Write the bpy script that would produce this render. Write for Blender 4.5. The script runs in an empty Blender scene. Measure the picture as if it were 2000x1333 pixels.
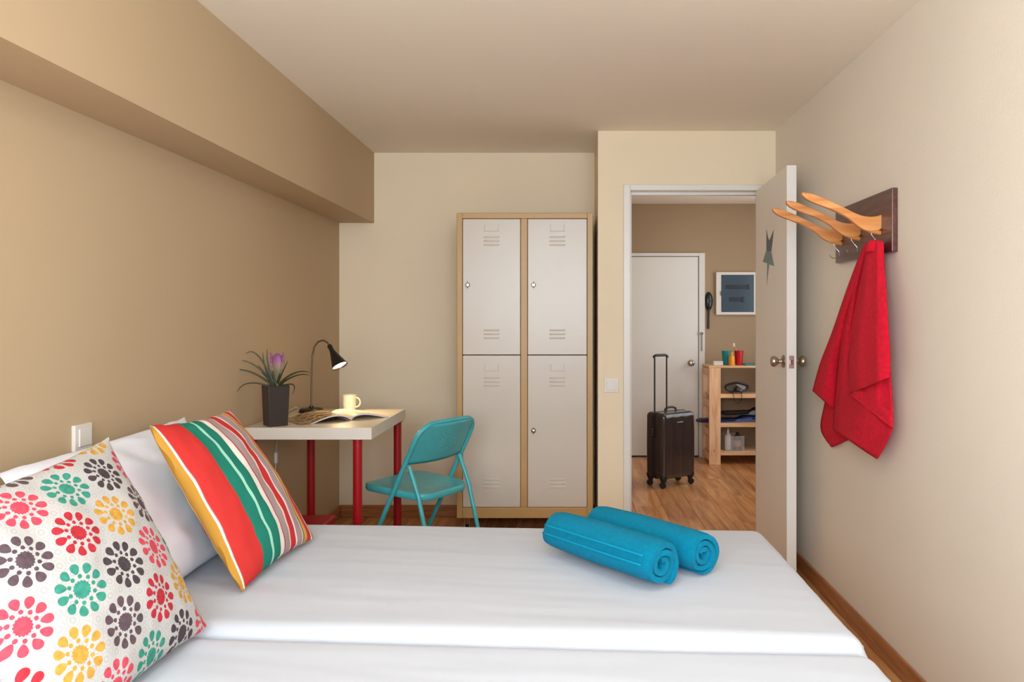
import bpy, math, random
from mathutils import Vector, Matrix, noise

random.seed(7)
scene = bpy.context.scene
COL = scene.collection
PI = math.pi

# ------------------------------------------------------------------ camera
# metres; camera at the origin of the plan, looking along +Y, Z up
F = 1450.0            # focal length in pixels of the 2000 x 1333 frame
CX, CY, CZ = 1108.0, 624.0, 1.27
cam_data = bpy.data.cameras.new('camera')
cam = bpy.data.objects.new('camera', cam_data)
COL.objects.link(cam)
cam.location = (0, 0, CZ)
cam.rotation_euler = (PI / 2, 0, 0)
cam_data.sensor_width = 36.0
cam_data.lens = F / 2000.0 * 36.0
cam_data.shift_x = -(CX - 1000.0) / 2000.0
cam_data.shift_y = -(666.5 - CY) / 2000.0
cam_data.clip_start = 0.05
scene.camera = cam

# ------------------------------------------------------------------ view, world, lights
vs = scene.view_settings
vs.view_transform = 'Standard'
vs.look = 'None'
vs.gamma = 1.0
vs.use_curve_mapping = False
vs.exposure = 0.69

world = bpy.data.worlds.new('world')
scene.world = world
world.use_nodes = True
wn = world.node_tree
wn.nodes.clear()
bg = wn.nodes.new('ShaderNodeBackground')
bg.inputs[0].default_value = (0.80, 0.90, 1.0, 1)
bg.inputs[1].default_value = 1.6
wo = wn.nodes.new('ShaderNodeOutputWorld')
wn.links.new(bg.outputs[0], wo.inputs[0])


def area_light(name, loc, rot, sx, sy, power, color):
    ld = bpy.data.lights.new(name, 'AREA')
    ld.shape = 'RECTANGLE'
    ld.size, ld.size_y = sx, sy
    ld.energy = power
    ld.color = color
    lo = bpy.data.objects.new(name, ld)
    lo.location, lo.rotation_euler = loc, rot
    COL.objects.link(lo)
    return lo


# daylight entering through the wide window behind the camera
area_light('window_daylight', (-0.10, -0.93, 1.58), (PI / 2, 0, 0), 2.25, 1.30, 84.0, (0.76, 0.89, 1.0))
# added fill light for the hall, behind an added window at its unseen right end
area_light('hall_fill_light', (2.31, 5.55, 1.45), (0, PI / 2, 0), 1.5, 1.5, 7.0, (1.0, 0.96, 0.90))


def at(px, py, y):
    """a point on the plane Y = y, from a position in the 2000 x 1333 frame"""
    return ((px - CX) * y / F, y, CZ - (py - CY) * y / F)


# ------------------------------------------------------------------ materials
def srgb(r, g, b):
    def c(x):
        x /= 255.0
        return x / 12.92 if x <= 0.04045 else ((x + 0.055) / 1.055) ** 2.4
    return (c(r), c(g), c(b))


def new_mat(name):
    m = bpy.data.materials.new(name)
    m.use_nodes = True
    nt = m.node_tree
    b = nt.nodes['Principled BSDF']
    return m, nt, b


def setc(sock, c):
    sock.default_value = (c[0], c[1], c[2], 1.0)


def obj_coord(nt, scale=(1, 1, 1)):
    tc = nt.nodes.new('ShaderNodeTexCoord')
    mp = nt.nodes.new('ShaderNodeMapping')
    mp.inputs['Scale'].default_value = scale
    nt.links.new(tc.outputs['Object'], mp.inputs['Vector'])
    return mp.outputs['Vector']


def noise_node(nt, vec, scale, detail=3.0, rough=0.5, dist=0.0):
    n = nt.nodes.new('ShaderNodeTexNoise')
    n.inputs['Scale'].default_value = scale
    n.inputs['Detail'].default_value = detail
    n.inputs['Roughness'].default_value = rough
    n.inputs['Distortion'].default_value = dist
    nt.links.new(vec, n.inputs['Vector'])
    return n.outputs['Fac']


def ramp(nt, fac, stops, interp='LINEAR'):
    r = nt.nodes.new('ShaderNodeValToRGB')
    r.color_ramp.interpolation = interp
    els = r.color_ramp.elements
    while len(els) < len(stops):
        els.new(0.5)
    for e, (p, c) in zip(els, stops):
        e.position = p
        e.color = (c[0], c[1], c[2], 1)
    nt.links.new(fac, r.inputs[0])
    return r.outputs[0]


def bump(nt, b, height, strength, distance=0.002):
    n = nt.nodes.new('ShaderNodeBump')
    n.inputs['Strength'].default_value = strength
    n.inputs['Distance'].default_value = distance
    nt.links.new(height, n.inputs['Height'])
    nt.links.new(n.outputs[0], b.inputs['Normal'])


def plain(name, c, rough=0.5, metal=0.0, var=0.06, vscale=6.0, bscale=None, bstr=0.2, bdist=0.002,
          spec=0.5, coat=0.0, sheen=0.0):
    m, nt, b = new_mat(name)
    b.inputs['Roughness'].default_value = rough
    b.inputs['Metallic'].default_value = metal
    b.inputs['Specular IOR Level'].default_value = spec
    b.inputs['Coat Weight'].default_value = coat
    b.inputs['Sheen Weight'].default_value = sheen
    vec = obj_coord(nt)
    f = noise_node(nt, vec, vscale, 3)
    lo = tuple(x * (1 - var) for x in c)
    hi = tuple(min(1, x * (1 + var)) for x in c)
    nt.links.new(ramp(nt, f, [(0.3, lo), (0.7, hi)]), b.inputs['Base Color'])
    if bscale:
        bump(nt, b, noise_node(nt, vec, bscale, 2), bstr, bdist)
    return m


def wood(name, c_dark, c_mid, c_light, stretch=(14, 14, 1.2), rough=0.45, scale=3.0, rnd=0.0, knots=0.0, coat=0.0):
    m, nt, b = new_mat(name)
    b.inputs['Roughness'].default_value = rough
    b.inputs['Coat Weight'].default_value = coat
    b.inputs['Coat Roughness'].default_value = 0.25
    vec = obj_coord(nt, stretch)
    if rnd:
        oi = nt.nodes.new('ShaderNodeObjectInfo')
        ad = nt.nodes.new('ShaderNodeVectorMath')
        ad.operation = 'ADD'
        mu = nt.nodes.new('ShaderNodeMath')
        mu.operation = 'MULTIPLY'
        mu.inputs[1].default_value = 40.0
        nt.links.new(oi.outputs['Random'], mu.inputs[0])
        nt.links.new(vec, ad.inputs[0])
        nt.links.new(mu.outputs[0], ad.inputs[1])
        vec = ad.outputs[0]
    f = noise_node(nt, vec, scale, 5, 0.6, 0.6)
    col = ramp(nt, f, [(0.28, c_dark), (0.5, c_mid), (0.72, c_light)])
    if rnd:
        hs = nt.nodes.new('ShaderNodeHueSaturation')
        mr = nt.nodes.new('ShaderNodeMapRange')
        mr.inputs['To Min'].default_value = 1 - rnd
        mr.inputs['To Max'].default_value = 1 + rnd
        nt.links.new(oi.outputs['Random'], mr.inputs['Value'])
        nt.links.new(mr.outputs[0], hs.inputs['Value'])
        nt.links.new(col, hs.inputs['Color'])
        col = hs.outputs[0]
    if knots:
        vk = obj_coord(nt, (6, 6, 3))
        vo = nt.nodes.new('ShaderNodeTexVoronoi')
        vo.inputs['Scale'].default_value = 2.2
        nt.links.new(vk, vo.inputs['Vector'])
        kf = ramp(nt, vo.outputs['Distance'], [(0.06, (0.35, 0.22, 0.14)), (0.13, (1, 1, 1))])
        mx = nt.nodes.new('ShaderNodeMix')
        mx.data_type = 'RGBA'
        mx.blend_type = 'MULTIPLY'
        mx.inputs['Factor'].default_value = knots
        nt.links.new(col, mx.inputs[6])
        nt.links.new(kf, mx.inputs[7])
        col = mx.outputs[2]
    nt.links.new(col, b.inputs['Base Color'])
    bump(nt, b, f, 0.08, 0.001)
    return m


class E:
    """tiny expression builder over Math nodes"""
    nt = None

    def __init__(self, s):
        self.s = s

    @staticmethod
    def op(o, *a):
        n = E.nt.nodes.new('ShaderNodeMath')
        n.operation = o
        for i, x in enumerate(a):
            if isinstance(x, E):
                E.nt.links.new(x.s, n.inputs[i])
            else:
                n.inputs[i].default_value = x
        return E(n.outputs[0])

    def __add__(self, o): return E.op('ADD', self, o)
    def __sub__(self, o): return E.op('SUBTRACT', self, o)
    def __mul__(self, o): return E.op('MULTIPLY', self, o)
    def __truediv__(self, o): return E.op('DIVIDE', self, o)
    def __lt__(self, o): return E.op('LESS_THAN', self, o)
    def floor(self): return E.op('FLOOR', self)
    def mod(self, o): return E.op('FLOORED_MODULO', self, o)
    def max(self, o): return E.op('MAXIMUM', self, o)


def hyp(a, b):
    return E.op('SQRT', a * a + b * b)


CREAM = srgb(236, 217, 188)
M = {}
M['cream'] = plain('cream_paint', CREAM, 0.75, var=0.02, vscale=1.5, bscale=150, bstr=0.22, bdist=0.002, spec=0.25)
M['right_wall'] = plain('daylit_stippled_paint', srgb(236, 224, 208), 0.75, var=0.02, vscale=1.5, bscale=150, bstr=0.3, bdist=0.002, spec=0.25)  # paler than the cream: the cool daylight on this wall is in the colour
M['ceiling'] = plain('ceiling_paint', srgb(247, 236, 219), 0.8, var=0.02, vscale=1.0, bscale=90, bstr=0.1, spec=0.2)
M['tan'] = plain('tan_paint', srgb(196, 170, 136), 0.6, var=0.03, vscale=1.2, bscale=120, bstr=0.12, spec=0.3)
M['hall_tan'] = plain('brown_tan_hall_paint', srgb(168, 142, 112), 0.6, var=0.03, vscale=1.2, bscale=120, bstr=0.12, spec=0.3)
M['white_paint'] = plain('white_gloss_paint', srgb(226, 220, 212), 0.35, var=0.02, vscale=3)
M['door_paint'] = plain('door_leaf_paint', srgb(244, 236, 226), 0.5, var=0.02, vscale=2)
M['hall_door_paint'] = plain('hall_door_paint', srgb(232, 227, 218), 0.4, var=0.02, vscale=2)
M['plastic_white'] = plain('white_plastic', srgb(226, 218, 208), 0.35, var=0.01)
M['plank'] = wood('laminate_plank', srgb(152, 94, 54), srgb(204, 140, 86), srgb(232, 178, 120), (10, 1.0, 10), 0.32, 2.0, rnd=0.12, coat=0.15)
M['joint'] = plain('floor_joint', srgb(64, 36, 22), 0.7)
M['baseboard'] = wood('baseboard_wood', srgb(132, 80, 44), srgb(166, 106, 62), srgb(184, 124, 76), (1.2, 1.2, 16), 0.35, 3.0)
M['locker_frame'] = plain('ochre_locker_enamel', srgb(188, 148, 92), 0.4, var=0.04, vscale=5)
M['locker_door'] = plain('pinkish_white_enamel', srgb(206, 194, 180), 0.3, var=0.02, vscale=4, bscale=60, bstr=0.05, bdist=0.002)
M['dark_gap'] = plain('dark_gap', srgb(40, 30, 24), 0.8)
M['chrome'] = plain('chrome', srgb(205, 203, 200), 0.18, metal=1.0, var=0.02)
M['steel'] = plain('satin_steel', srgb(178, 166, 150), 0.3, metal=1.0, var=0.04)
M['dark_steel'] = plain('dark_keyhole_steel', srgb(70, 62, 58), 0.4, metal=0.8)
M['teal'] = plain('teal_enamel', srgb(66, 168, 174), 0.32, var=0.08, vscale=7)
M['red_leg'] = plain('red_enamel', srgb(162, 10, 22), 0.35, var=0.03)
M['red_box'] = plain('red_plastic', srgb(190, 20, 34), 0.4, var=0.03)
M['desk_top'] = plain('pale_desk_laminate', srgb(222, 206, 180), 0.3, var=0.02, vscale=3)
M['desk_edge'] = plain('desk_edge_band', srgb(224, 212, 200), 0.4, var=0.02)
M['sheet'] = plain('white_cotton_sheet', srgb(200, 203, 211), 0.85, var=0.012, vscale=3, bscale=260, bstr=0.1, bdist=0.001, spec=0.2, sheen=0.1)
M['pillow'] = plain('white_cotton_pillowcase', srgb(236, 236, 244), 0.85, var=0.012, vscale=4, bscale=60, bstr=0.1, spec=0.2, sheen=0.1)
M['bed_base'] = plain('beige_bed_base', srgb(196, 176, 150), 0.7)
M['blue_towel'] = plain('turquoise_terry', srgb(0, 130, 164), 0.95, var=0.07, vscale=90, bscale=420, bstr=0.9, bdist=0.004, spec=0.1, sheen=0.03)
M['blue_band'] = plain('turquoise_flat_weave', srgb(0, 142, 176), 0.8, var=0.05, vscale=60, spec=0.2)
M['red_towel'] = plain('red_terry', srgb(222, 28, 52), 0.95, var=0.10, vscale=60, bscale=380, bstr=0.9, bdist=0.004, spec=0.1, sheen=0.03)
M['rack_board'] = wood('dark_mahogany', srgb(66, 34, 28), srgb(92, 52, 44), srgb(116, 70, 60), (16, 1.0, 16), 0.3, 3.0, coat=0.3)
M['hanger'] = wood('honey_hanger_wood', srgb(190, 112, 52), srgb(216, 140, 74), srgb(232, 164, 98), (1.4, 14, 14), 0.35, 3.0, coat=0.3)
M['pine'] = wood('pine', srgb(212, 154, 106), srgb(232, 182, 138), srgb(242, 202, 160), (12, 12, 1.2), 0.5, 3.0, knots=0.8)
M['pine_x'] = wood('pine_board', srgb(212, 156, 108), srgb(232, 184, 140), srgb(242, 204, 162), (1.2, 12, 12), 0.5, 3.0)
M['case'] = plain('brown_black_polycarbonate', srgb(52, 42, 40), 0.22, var=0.08, vscale=5, coat=0.4)
M['case_dark'] = plain('matte_black_plastic', srgb(26, 22, 22), 0.45)
M['black'] = plain('black_plastic', srgb(22, 20, 20), 0.3)
M['pot'] = plain('dark_brown_ceramic', srgb(48, 36, 34), 0.4, var=0.08)
M['soil'] = plain('potting_soil', srgb(50, 34, 24), 0.95, var=0.3, vscale=60, bscale=80, bstr=0.8)
M['leaf'] = plain('dark_olive_leaf', srgb(58, 60, 36), 0.5, var=0.25, vscale=12)
M['mug'] = plain('ivory_ceramic', srgb(236, 222, 190), 0.25, var=0.01)
M['gooseneck'] = plain('bronze_gooseneck', srgb(120, 98, 74), 0.35, metal=0.8)
M['lamp_black'] = plain('black_lamp_enamel', srgb(24, 20, 18), 0.3)
M['cord'] = plain('pale_cord', srgb(206, 190, 166), 0.5)
M['fuse_door'] = plain('smoked_blue_plastic', srgb(66, 84, 98), 0.2, var=0.06, coat=0.3)
M['fuse_slot'] = plain('dark_breaker_slot', srgb(28, 34, 44), 0.35)
M['teal_cup'] = plain('teal_plastic_cup', srgb(24, 140, 140), 0.35)
M['red_cup'] = plain('red_plastic_cup', srgb(186, 18, 28), 0.35)
M['orange'] = plain('orange_plastic', srgb(236, 150, 34), 0.4)
M['navy'] = plain('navy_rubber', srgb(24, 42, 92), 0.45, var=0.15)
M['bottle_white'] = plain('translucent_white_bottle', srgb(214, 200, 190), 0.35)
M['bottle_dark'] = plain('dark_bottle', srgb(40, 34, 40), 0.3)
M['bottle_tag'] = plain('tan_bottle_label', srgb(176, 120, 90), 0.5)
M['sticker_dark'] = plain('slate_grey_vinyl', srgb(98, 104, 104), 0.5)
M['sticker_blue'] = plain('grey_blue_vinyl', srgb(126, 150, 152), 0.5)

m, nt, b = new_mat('clear_plastic')
b.inputs['Base Color'].default_value = (0.9, 0.88, 0.86, 1)
b.inputs['Roughness'].default_value = 0.15
b.inputs['Alpha'].default_value = 0.16
nt.links.new(ramp(nt, noise_node(nt, obj_coord(nt), 8), [(0.3, (0.86, 0.84, 0.82)), (0.7, (0.93, 0.91, 0.9))]), b.inputs['Base Color'])
M['clear'] = m

m, nt, b = new_mat('window_glass')
b.inputs['Alpha'].default_value = 0.08
b.inputs['Roughness'].default_value = 0.02
nt.links.new(ramp(nt, noise_node(nt, obj_coord(nt), 2), [(0.3, (0.9, 0.95, 0.95)), (0.7, (0.95, 1, 1))]), b.inputs['Base Color'])
M['glass'] = m
M['mask_lens'] = plain('smoky_mask_lens', srgb(96, 84, 74), 0.15, var=0.1)

m, nt, b = new_mat('lamp_bulb_glow')
setc(b.inputs['Emission Color'], (1.0, 0.80, 0.50))
b.inputs['Emission Strength'].default_value = 14.0
setc(b.inputs['Base Color'], (1, 0.9, 0.7))
M['bulb'] = m
m, nt, b = new_mat('ceiling_lamp_glow')
setc(b.inputs['Emission Color'], (1.0, 0.86, 0.66))
b.inputs['Emission Strength'].default_value = 4.0
M['hall_glow'] = m

m, nt, b = new_mat('room_fill_glow')  # weak cool glow of the added lamp over the beds
setc(b.inputs['Emission Color'], (0.84, 0.93, 1.0))
b.inputs['Emission Strength'].default_value = 12.0
M['room_fill'] = m

# flower bract: white-green at the foot, pink above
m, nt, b = new_mat('pink_bract')
b.inputs['Roughness'].default_value = 0.5
sx = nt.nodes.new('ShaderNodeSeparateXYZ')
nt.links.new(obj_coord(nt), sx.inputs[0])
nt.links.new(ramp(nt, E(sx.outputs[2]).s, [(0.245, srgb(120, 112, 76)), (0.275, srgb(150, 120, 110)), (0.30, srgb(150, 84, 130)), (0.33, srgb(136, 74, 126))]), b.inputs['Base Color'])
M['bract'] = m

# striped cushion cover
STR = [(0.0, (196, 142, 56)), (0.022, (240, 224, 210)), (0.034, (150, 130, 126)), (0.039, (208, 54, 50)), (0.24, (34, 128, 108)),
       (0.345, (170, 226, 204)), (0.372, (34, 128, 108)), (0.462, (242, 232, 220)), (0.512, (190, 60, 66)), (0.526, (176, 152, 152)),
       (0.605, (240, 214, 190)), (0.62, (206, 52, 56)), (0.69, (244, 232, 224)), (0.71, (176, 152, 152)), (0.79, (238, 220, 200)),
       (0.803, (120, 104, 70)), (0.818, (222, 164, 84)), (0.865, (208, 58, 58)), (0.93, (244, 230, 220)), (0.948, (176, 152, 150)), (0.985, (190, 60, 60))]
m, nt, b = new_mat('striped_canvas')
b.inputs['Roughness'].default_value = 0.85
b.inputs['Specular IOR Level'].default_value = 0.2
uv = nt.nodes.new('ShaderNodeUVMap')
sx = nt.nodes.new('ShaderNodeSeparateXYZ')
nt.links.new(uv.outputs[0], sx.inputs[0])
nt.links.new(ramp(nt, sx.outputs[0], [(p, srgb(*c)) for p, c in STR], 'CONSTANT'), b.inputs['Base Color'])
bump(nt, b, noise_node(nt, obj_coord(nt), 300, 2), 0.3, 0.001)
M['stripes'] = m

# daisy-print cushion cover
m, nt, b = new_mat('daisy_print_cotton')
b.inputs['Roughness'].default_value = 0.85
b.inputs['Specular IOR Level'].default_value = 0.2
E.nt = nt
uv = nt.nodes.new('ShaderNodeUVMap')
sx = nt.nodes.new('ShaderNodeSeparateXYZ')
nt.links.new(uv.outputs[0], sx.inputs[0])
U, V = E(sx.outputs[0]) * 0.52 + 0.016, E(sx.outputs[1]) * 0.52 + 0.03
SPW, SPH = 0.118, 0.1035
row = (V / SPH).floor()
cu = U / SPW + row.mod(2.0) * 0.5
colm = cu.floor()
fx = (cu - colm - 0.5) * SPW
fy = (V / SPH - row - 0.5) * SPH
rr = hyp(fx, fy)
th = E.op('ARCTAN2', fy, fx)


def tang(n, off):
    a = th * (n / (2 * PI)) + off
    return (E.op('FRACT', a) - 0.5) * (2 * PI / n) * rr


q = (rr - 0.0410) / 0.0110
tq = tang(11, 0.0)
hw = (q * 0.30 + 0.80) * 0.0106
petal = hyp(q, tq / hw) < 1.0
dots = hyp(rr - 0.0256, tang(10, 0.5)) < 0.0043
core = rr < (E.op('COSINE', th * 16.0) * 0.0009 + 0.0170)
mask = petal.max(dots).max(core)
idx = ((colm + row.mod(4.0) * 0.5 + 0.25).floor()).mod(3.0) + row.mod(2.0) * 3.0
flow = ramp(nt, ((idx + 0.5) / 6.0).s, [(0.0, srgb(76, 64, 68)), (1 / 6, srgb(208, 76, 92)), (2 / 6, srgb(60, 142, 122)),
                                         (3 / 6, srgb(184, 48, 58)), (4 / 6, srgb(204, 152, 66)), (5 / 6, srgb(94, 76, 82))], 'CONSTANT')
hs = nt.nodes.new('ShaderNodeHueSaturation')
mr = nt.nodes.new('ShaderNodeMapRange')
mr.inputs['From Min'].default_value, mr.inputs['From Max'].default_value = 0.3, 0.7
mr.inputs['To Min'].default_value, mr.inputs['To Max'].default_value = 0.82, 1.18
nt.links.new(noise_node(nt, uv.outputs[0], 50, 2), mr.inputs['Value'])
nt.links.new(mr.outputs[0], hs.inputs['Value'])
nt.links.new(flow, hs.inputs['Color'])
# faint grey rings of the ground print
gs = 0.0295
gr = (V / (gs * 0.87)).floor()
gu = U / gs + gr.mod(2.0) * 0.5
gx = (gu - gu.floor() - 0.5) * gs
gy = (V / (gs * 0.87) - gr - 0.5) * (gs * 0.87)
gd = hyp(gx, gy)
ring = (E.op('ABSOLUTE', gd - 0.0052) < 0.0013).max(E.op('ABSOLUTE', gd - 0.0128) < 0.0007)
mg = nt.nodes.new('ShaderNodeMix')
mg.data_type = 'RGBA'
setc(mg.inputs[6], srgb(196, 191, 187))
setc(mg.inputs[7], srgb(180, 177, 175))
nt.links.new(ring.s, mg.inputs['Factor'])
mx = nt.nodes.new('ShaderNodeMix')
mx.data_type = 'RGBA'
nt.links.new(mask.s, mx.inputs['Factor'])
nt.links.new(mg.outputs[2], mx.inputs[6])
nt.links.new(hs.outputs[0], mx.inputs[7])
nt.links.new(mx.outputs[2], b.inputs['Base Color'])
bump(nt, b, noise_node(nt, obj_coord(nt), 260, 2), 0.25, 0.001)
M['daisy'] = m

# magazine pages
m, nt, b = new_mat('page_photo')
b.inputs['Roughness'].default_value = 0.3
f = noise_node(nt, obj_coord(nt), 16, 4, 0.6, 1.2)
nt.links.new(ramp(nt, f, [(0.36, srgb(54, 36, 24)), (0.46, srgb(120, 84, 52)), (0.54, srgb(206, 176, 120)), (0.62, srgb(96, 60, 40))]), b.inputs['Base Color'])
M['page_photo'] = m
m, nt, b = new_mat('page_text')
b.inputs['Roughness'].default_value = 0.35
uvn = nt.nodes.new('ShaderNodeUVMap')
sx = nt.nodes.new('ShaderNodeSeparateXYZ')
nt.links.new(uvn.outputs[0], sx.inputs[0])
E.nt = nt
ln = (E(sx.outputs[1]) * 26.0).mod(1.0) < 0.4
blk = ((E(sx.outputs[0]) * 2.2).mod(1.0) < 0.82) * ((E(sx.outputs[1])) < 0.6)
mx = nt.nodes.new('ShaderNodeMix')
mx.data_type = 'RGBA'
setc(mx.inputs[6], srgb(240, 226, 196))
setc(mx.inputs[7], srgb(186, 166, 132))
nt.links.new((ln * blk).s, mx.inputs['Factor'])
nt.links.new(mx.outputs[2], b.inputs['Base Color'])
M['page_text'] = m
M['page_edge'] = plain('paper_edge', srgb(206, 200, 206), 0.6)


# ------------------------------------------------------------------ geometry helpers: every shape is (verts, faces)
def box(x0, x1, y0, y1, z0, z1):
    v = [(x, y, z) for z in (z0, z1) for y in (y0, y1) for x in (x0, x1)]
    f = [(0, 2, 3, 1), (4, 5, 7, 6), (0, 1, 5, 4), (2, 6, 7, 3), (0, 4, 6, 2), (1, 3, 7, 5)]
    return v, f


def join(*gs):
    V, Fc = [], []
    for v, f in gs:
        o = len(V)
        V += list(v)
        Fc += [tuple(i + o for i in q) for q in f]
    return V, Fc


def xf(g, fn):
    return [fn(p) for p in g[0]], g[1]


def moved(g, dx=0, dy=0, dz=0):
    return xf(g, lambda p: (p[0] + dx, p[1] + dy, p[2] + dz))


def rotz(g, a, c=(0, 0)):
    ca, sa = math.cos(a), math.sin(a)
    return xf(g, lambda p: (c[0] + (p[0] - c[0]) * ca - (p[1] - c[1]) * sa, c[1] + (p[0] - c[0]) * sa + (p[1] - c[1]) * ca, p[2]))


def tube(pts, r, n=10, caps=True, squash=None):
    pts = [Vector(p) for p in pts]
    rs = r if isinstance(r, (list, tuple)) else [r] * len(pts)
    V, Fc = [], []
    t0 = (pts[1] - pts[0]).normalized()
    up = Vector((0, 0, 1)) if abs(t0.z) < 0.9 else Vector((1, 0, 0))
    nrm = (up - t0 * up.dot(t0)).normalized()
    for i, p in enumerate(pts):
        if i == 0:
            t = t0
        elif i == len(pts) - 1:
            t = (pts[i] - pts[i - 1]).normalized()
        else:
            t = ((pts[i + 1] - p).normalized() + (p - pts[i - 1]).normalized())
            t = t.normalized() if t.length > 1e-6 else t0
        nrm = (nrm - t * nrm.dot(t))
        nrm = nrm.normalized()
        bn = t.cross(nrm)
        for k in range(n):
            a = 2 * PI * k / n
            V.append(tuple(p + (nrm * math.cos(a) + bn * math.sin(a)) * rs[i]))
    for i in range(len(pts) - 1):
        for k in range(n):
            a, b_ = i * n + k, i * n + (k + 1) % n
            Fc.append((a, b_, b_ + n, a + n))
    if caps:
        Fc.append(tuple(reversed(range(n))))
        Fc.append(tuple((len(pts) - 1) * n + k for k in range(n)))
    return V, Fc


def lathe(prof, n=24, c=(0, 0, 0)):
    V, Fc = [], []
    for r, z in prof:
        for k in range(n):
            a = 2 * PI * k / n
            V.append((c[0] + r * math.cos(a), c[1] + r * math.sin(a), c[2] + z))
    for i in range(len(prof) - 1):
        for k in range(n):
            a, b_ = i * n + k, i * n + (k + 1) % n
            Fc.append((a, b_, b_ + n, a + n))
    if prof[0][0] > 1e-5:
        Fc.append(tuple(reversed(range(n))))
    if prof[-1][0] > 1e-5:
        Fc.append(tuple((len(prof) - 1) * n + k for k in range(n)))
    return V, Fc


def aim(g, origin, direction):
    """turn a shape built along +Z to point along direction, placed at origin"""
    qn = Vector((0, 0, 1)).rotation_difference(Vector(direction).normalized())
    o = Vector(origin)
    return xf(g, lambda p: tuple(o + qn @ Vector(p)))


def prism(outline, fn, t0, t1):
    """outline of (a, b) pairs extruded from t0 to t1; fn(a, b, t) gives the 3-D point"""
    n = len(outline)
    V = [fn(a, b_, t0) for a, b_ in outline] + [fn(a, b_, t1) for a, b_ in outline]
    Fc = [tuple(range(n)), tuple(reversed(range(n, 2 * n)))]
    Fc += [(i, i + n, (i + 1) % n + n, (i + 1) % n) for i in range(n)]
    return V, Fc


def rrect(w, h, r, n=5):
    out = []
    for cx, cy, a0 in ((w / 2 - r, h / 2 - r, 0), (-w / 2 + r, h / 2 - r, 90), (-w / 2 + r, -h / 2 + r, 180), (w / 2 - r, -h / 2 + r, 270)):
        for k in range(n + 1):
            a = math.radians(a0 + 90 * k / n)
            out.append((cx + r * math.cos(a), cy + r * math.sin(a)))
    return out


def sheet(nu, nv, fn):
    V = [fn(i / nu, j / nv) for j in range(nv + 1) for i in range(nu + 1)]
    Fc = [(j * (nu + 1) + i, j * (nu + 1) + i + 1, (j + 1) * (nu + 1) + i + 1, (j + 1) * (nu + 1) + i) for j in range(nv) for i in range(nu)]
    return V, Fc


def rbox(hx, hy, hz, r, nx, ny, nz):
    """rounded box centred at the origin with a gridded skin"""
    idx, V, Fc = {}, [], []

    def vid(p):
        k = tuple(round(c, 5) for c in p)
        if k not in idx:
            core = [max(-h + r, min(h - r, c)) for c, h in zip(p, (hx, hy, hz))]
            d = Vector(p) - Vector(core)
            if d.length > 1e-9:
                d = d.normalized() * r
            idx[k] = len(V)
            V.append(tuple(Vector(core) + d))
        return idx[k]

    def params(h, n):
        # denser near the rounded ends
        inner = [(-h + r) + (2 * h - 2 * r) * i / n for i in range(n + 1)]
        e = [r * (1 - math.cos(a)) if False else r * s for s in (0.0, 0.3, 0.62)]
        return [-h + x for x in e] + inner + [h - x for x in reversed(e)]
    ax = params(hx, nx)
    ay = params(hy, ny)
    az = params(hz, nz)

    def face(A, B, mk, flip):
        for i in range(len(A) - 1):
            for j in range(len(B) - 1):
                qd = [vid(mk(A[i], B[j])), vid(mk(A[i + 1], B[j])), vid(mk(A[i + 1], B[j + 1])), vid(mk(A[i], B[j + 1]))]
                if flip:
                    qd.reverse()
                Fc.append(tuple(qd))
    face(ax, ay, lambda a, b_: (a, b_, hz), False)
    face(ax, ay, lambda a, b_: (a, b_, -hz), True)
    face(ax, az, lambda a, b_: (a, -hy, b_), False)
    face(ax, az, lambda a, b_: (a, hy, b_), True)
    face(ay, az, lambda a, b_: (hx, a, b_), False)
    face(ay, az, lambda a, b_: (-hx, a, b_), True)
    return V, Fc


def tag(o, label=None, cat=None, group=None, kind=None):
    if label: o['label'] = label
    if cat: o['category'] = cat
    if group: o['group'] = group
    if kind: o['kind'] = kind
    return o


def obj(name, g, mat, parent=None, org=(0, 0, 0), smooth=False, bevel=0.0, uvs=None, solid=0.0, subsurf=0):
    """one mesh object; g in world coordinates, stored relative to org"""
    me = bpy.data.meshes.new(name)
    me.from_pydata([(p[0] - org[0], p[1] - org[1], p[2] - org[2]) for p in g[0]], [], g[1])
    me.update()
    if uvs:
        ul = me.uv_layers.new(name='UVMap')
        for lp in me.loops:
            ul.data[lp.index].uv = uvs[lp.vertex_index]
    if smooth:
        me.polygons.foreach_set('use_smooth', [True] * len(me.polygons))
        try:
            me.set_sharp_from_angle(angle=math.radians(smooth if smooth is not True else 50))
        except Exception:
            pass
    me.materials.append(M[mat] if isinstance(mat, str) else mat)
    o = bpy.data.objects.new(name, me)
    COL.objects.link(o)
    if parent:
        o.parent = parent
    else:
        o.location = org
    if solid:
        md = o.modifiers.new('thickness', 'SOLIDIFY')
        md.thickness = solid
        md.offset = 0.0
    if subsurf:
        md = o.modifiers.new('smooth', 'SUBSURF')
        md.levels = md.render_levels = subsurf
    if bevel:
        md = o.modifiers.new('bevel', 'BEVEL')
        md.width = bevel
        md.segments = 2
        md.limit_method = 'ANGLE'
        md.angle_limit = math.radians(40)
    return o


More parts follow.
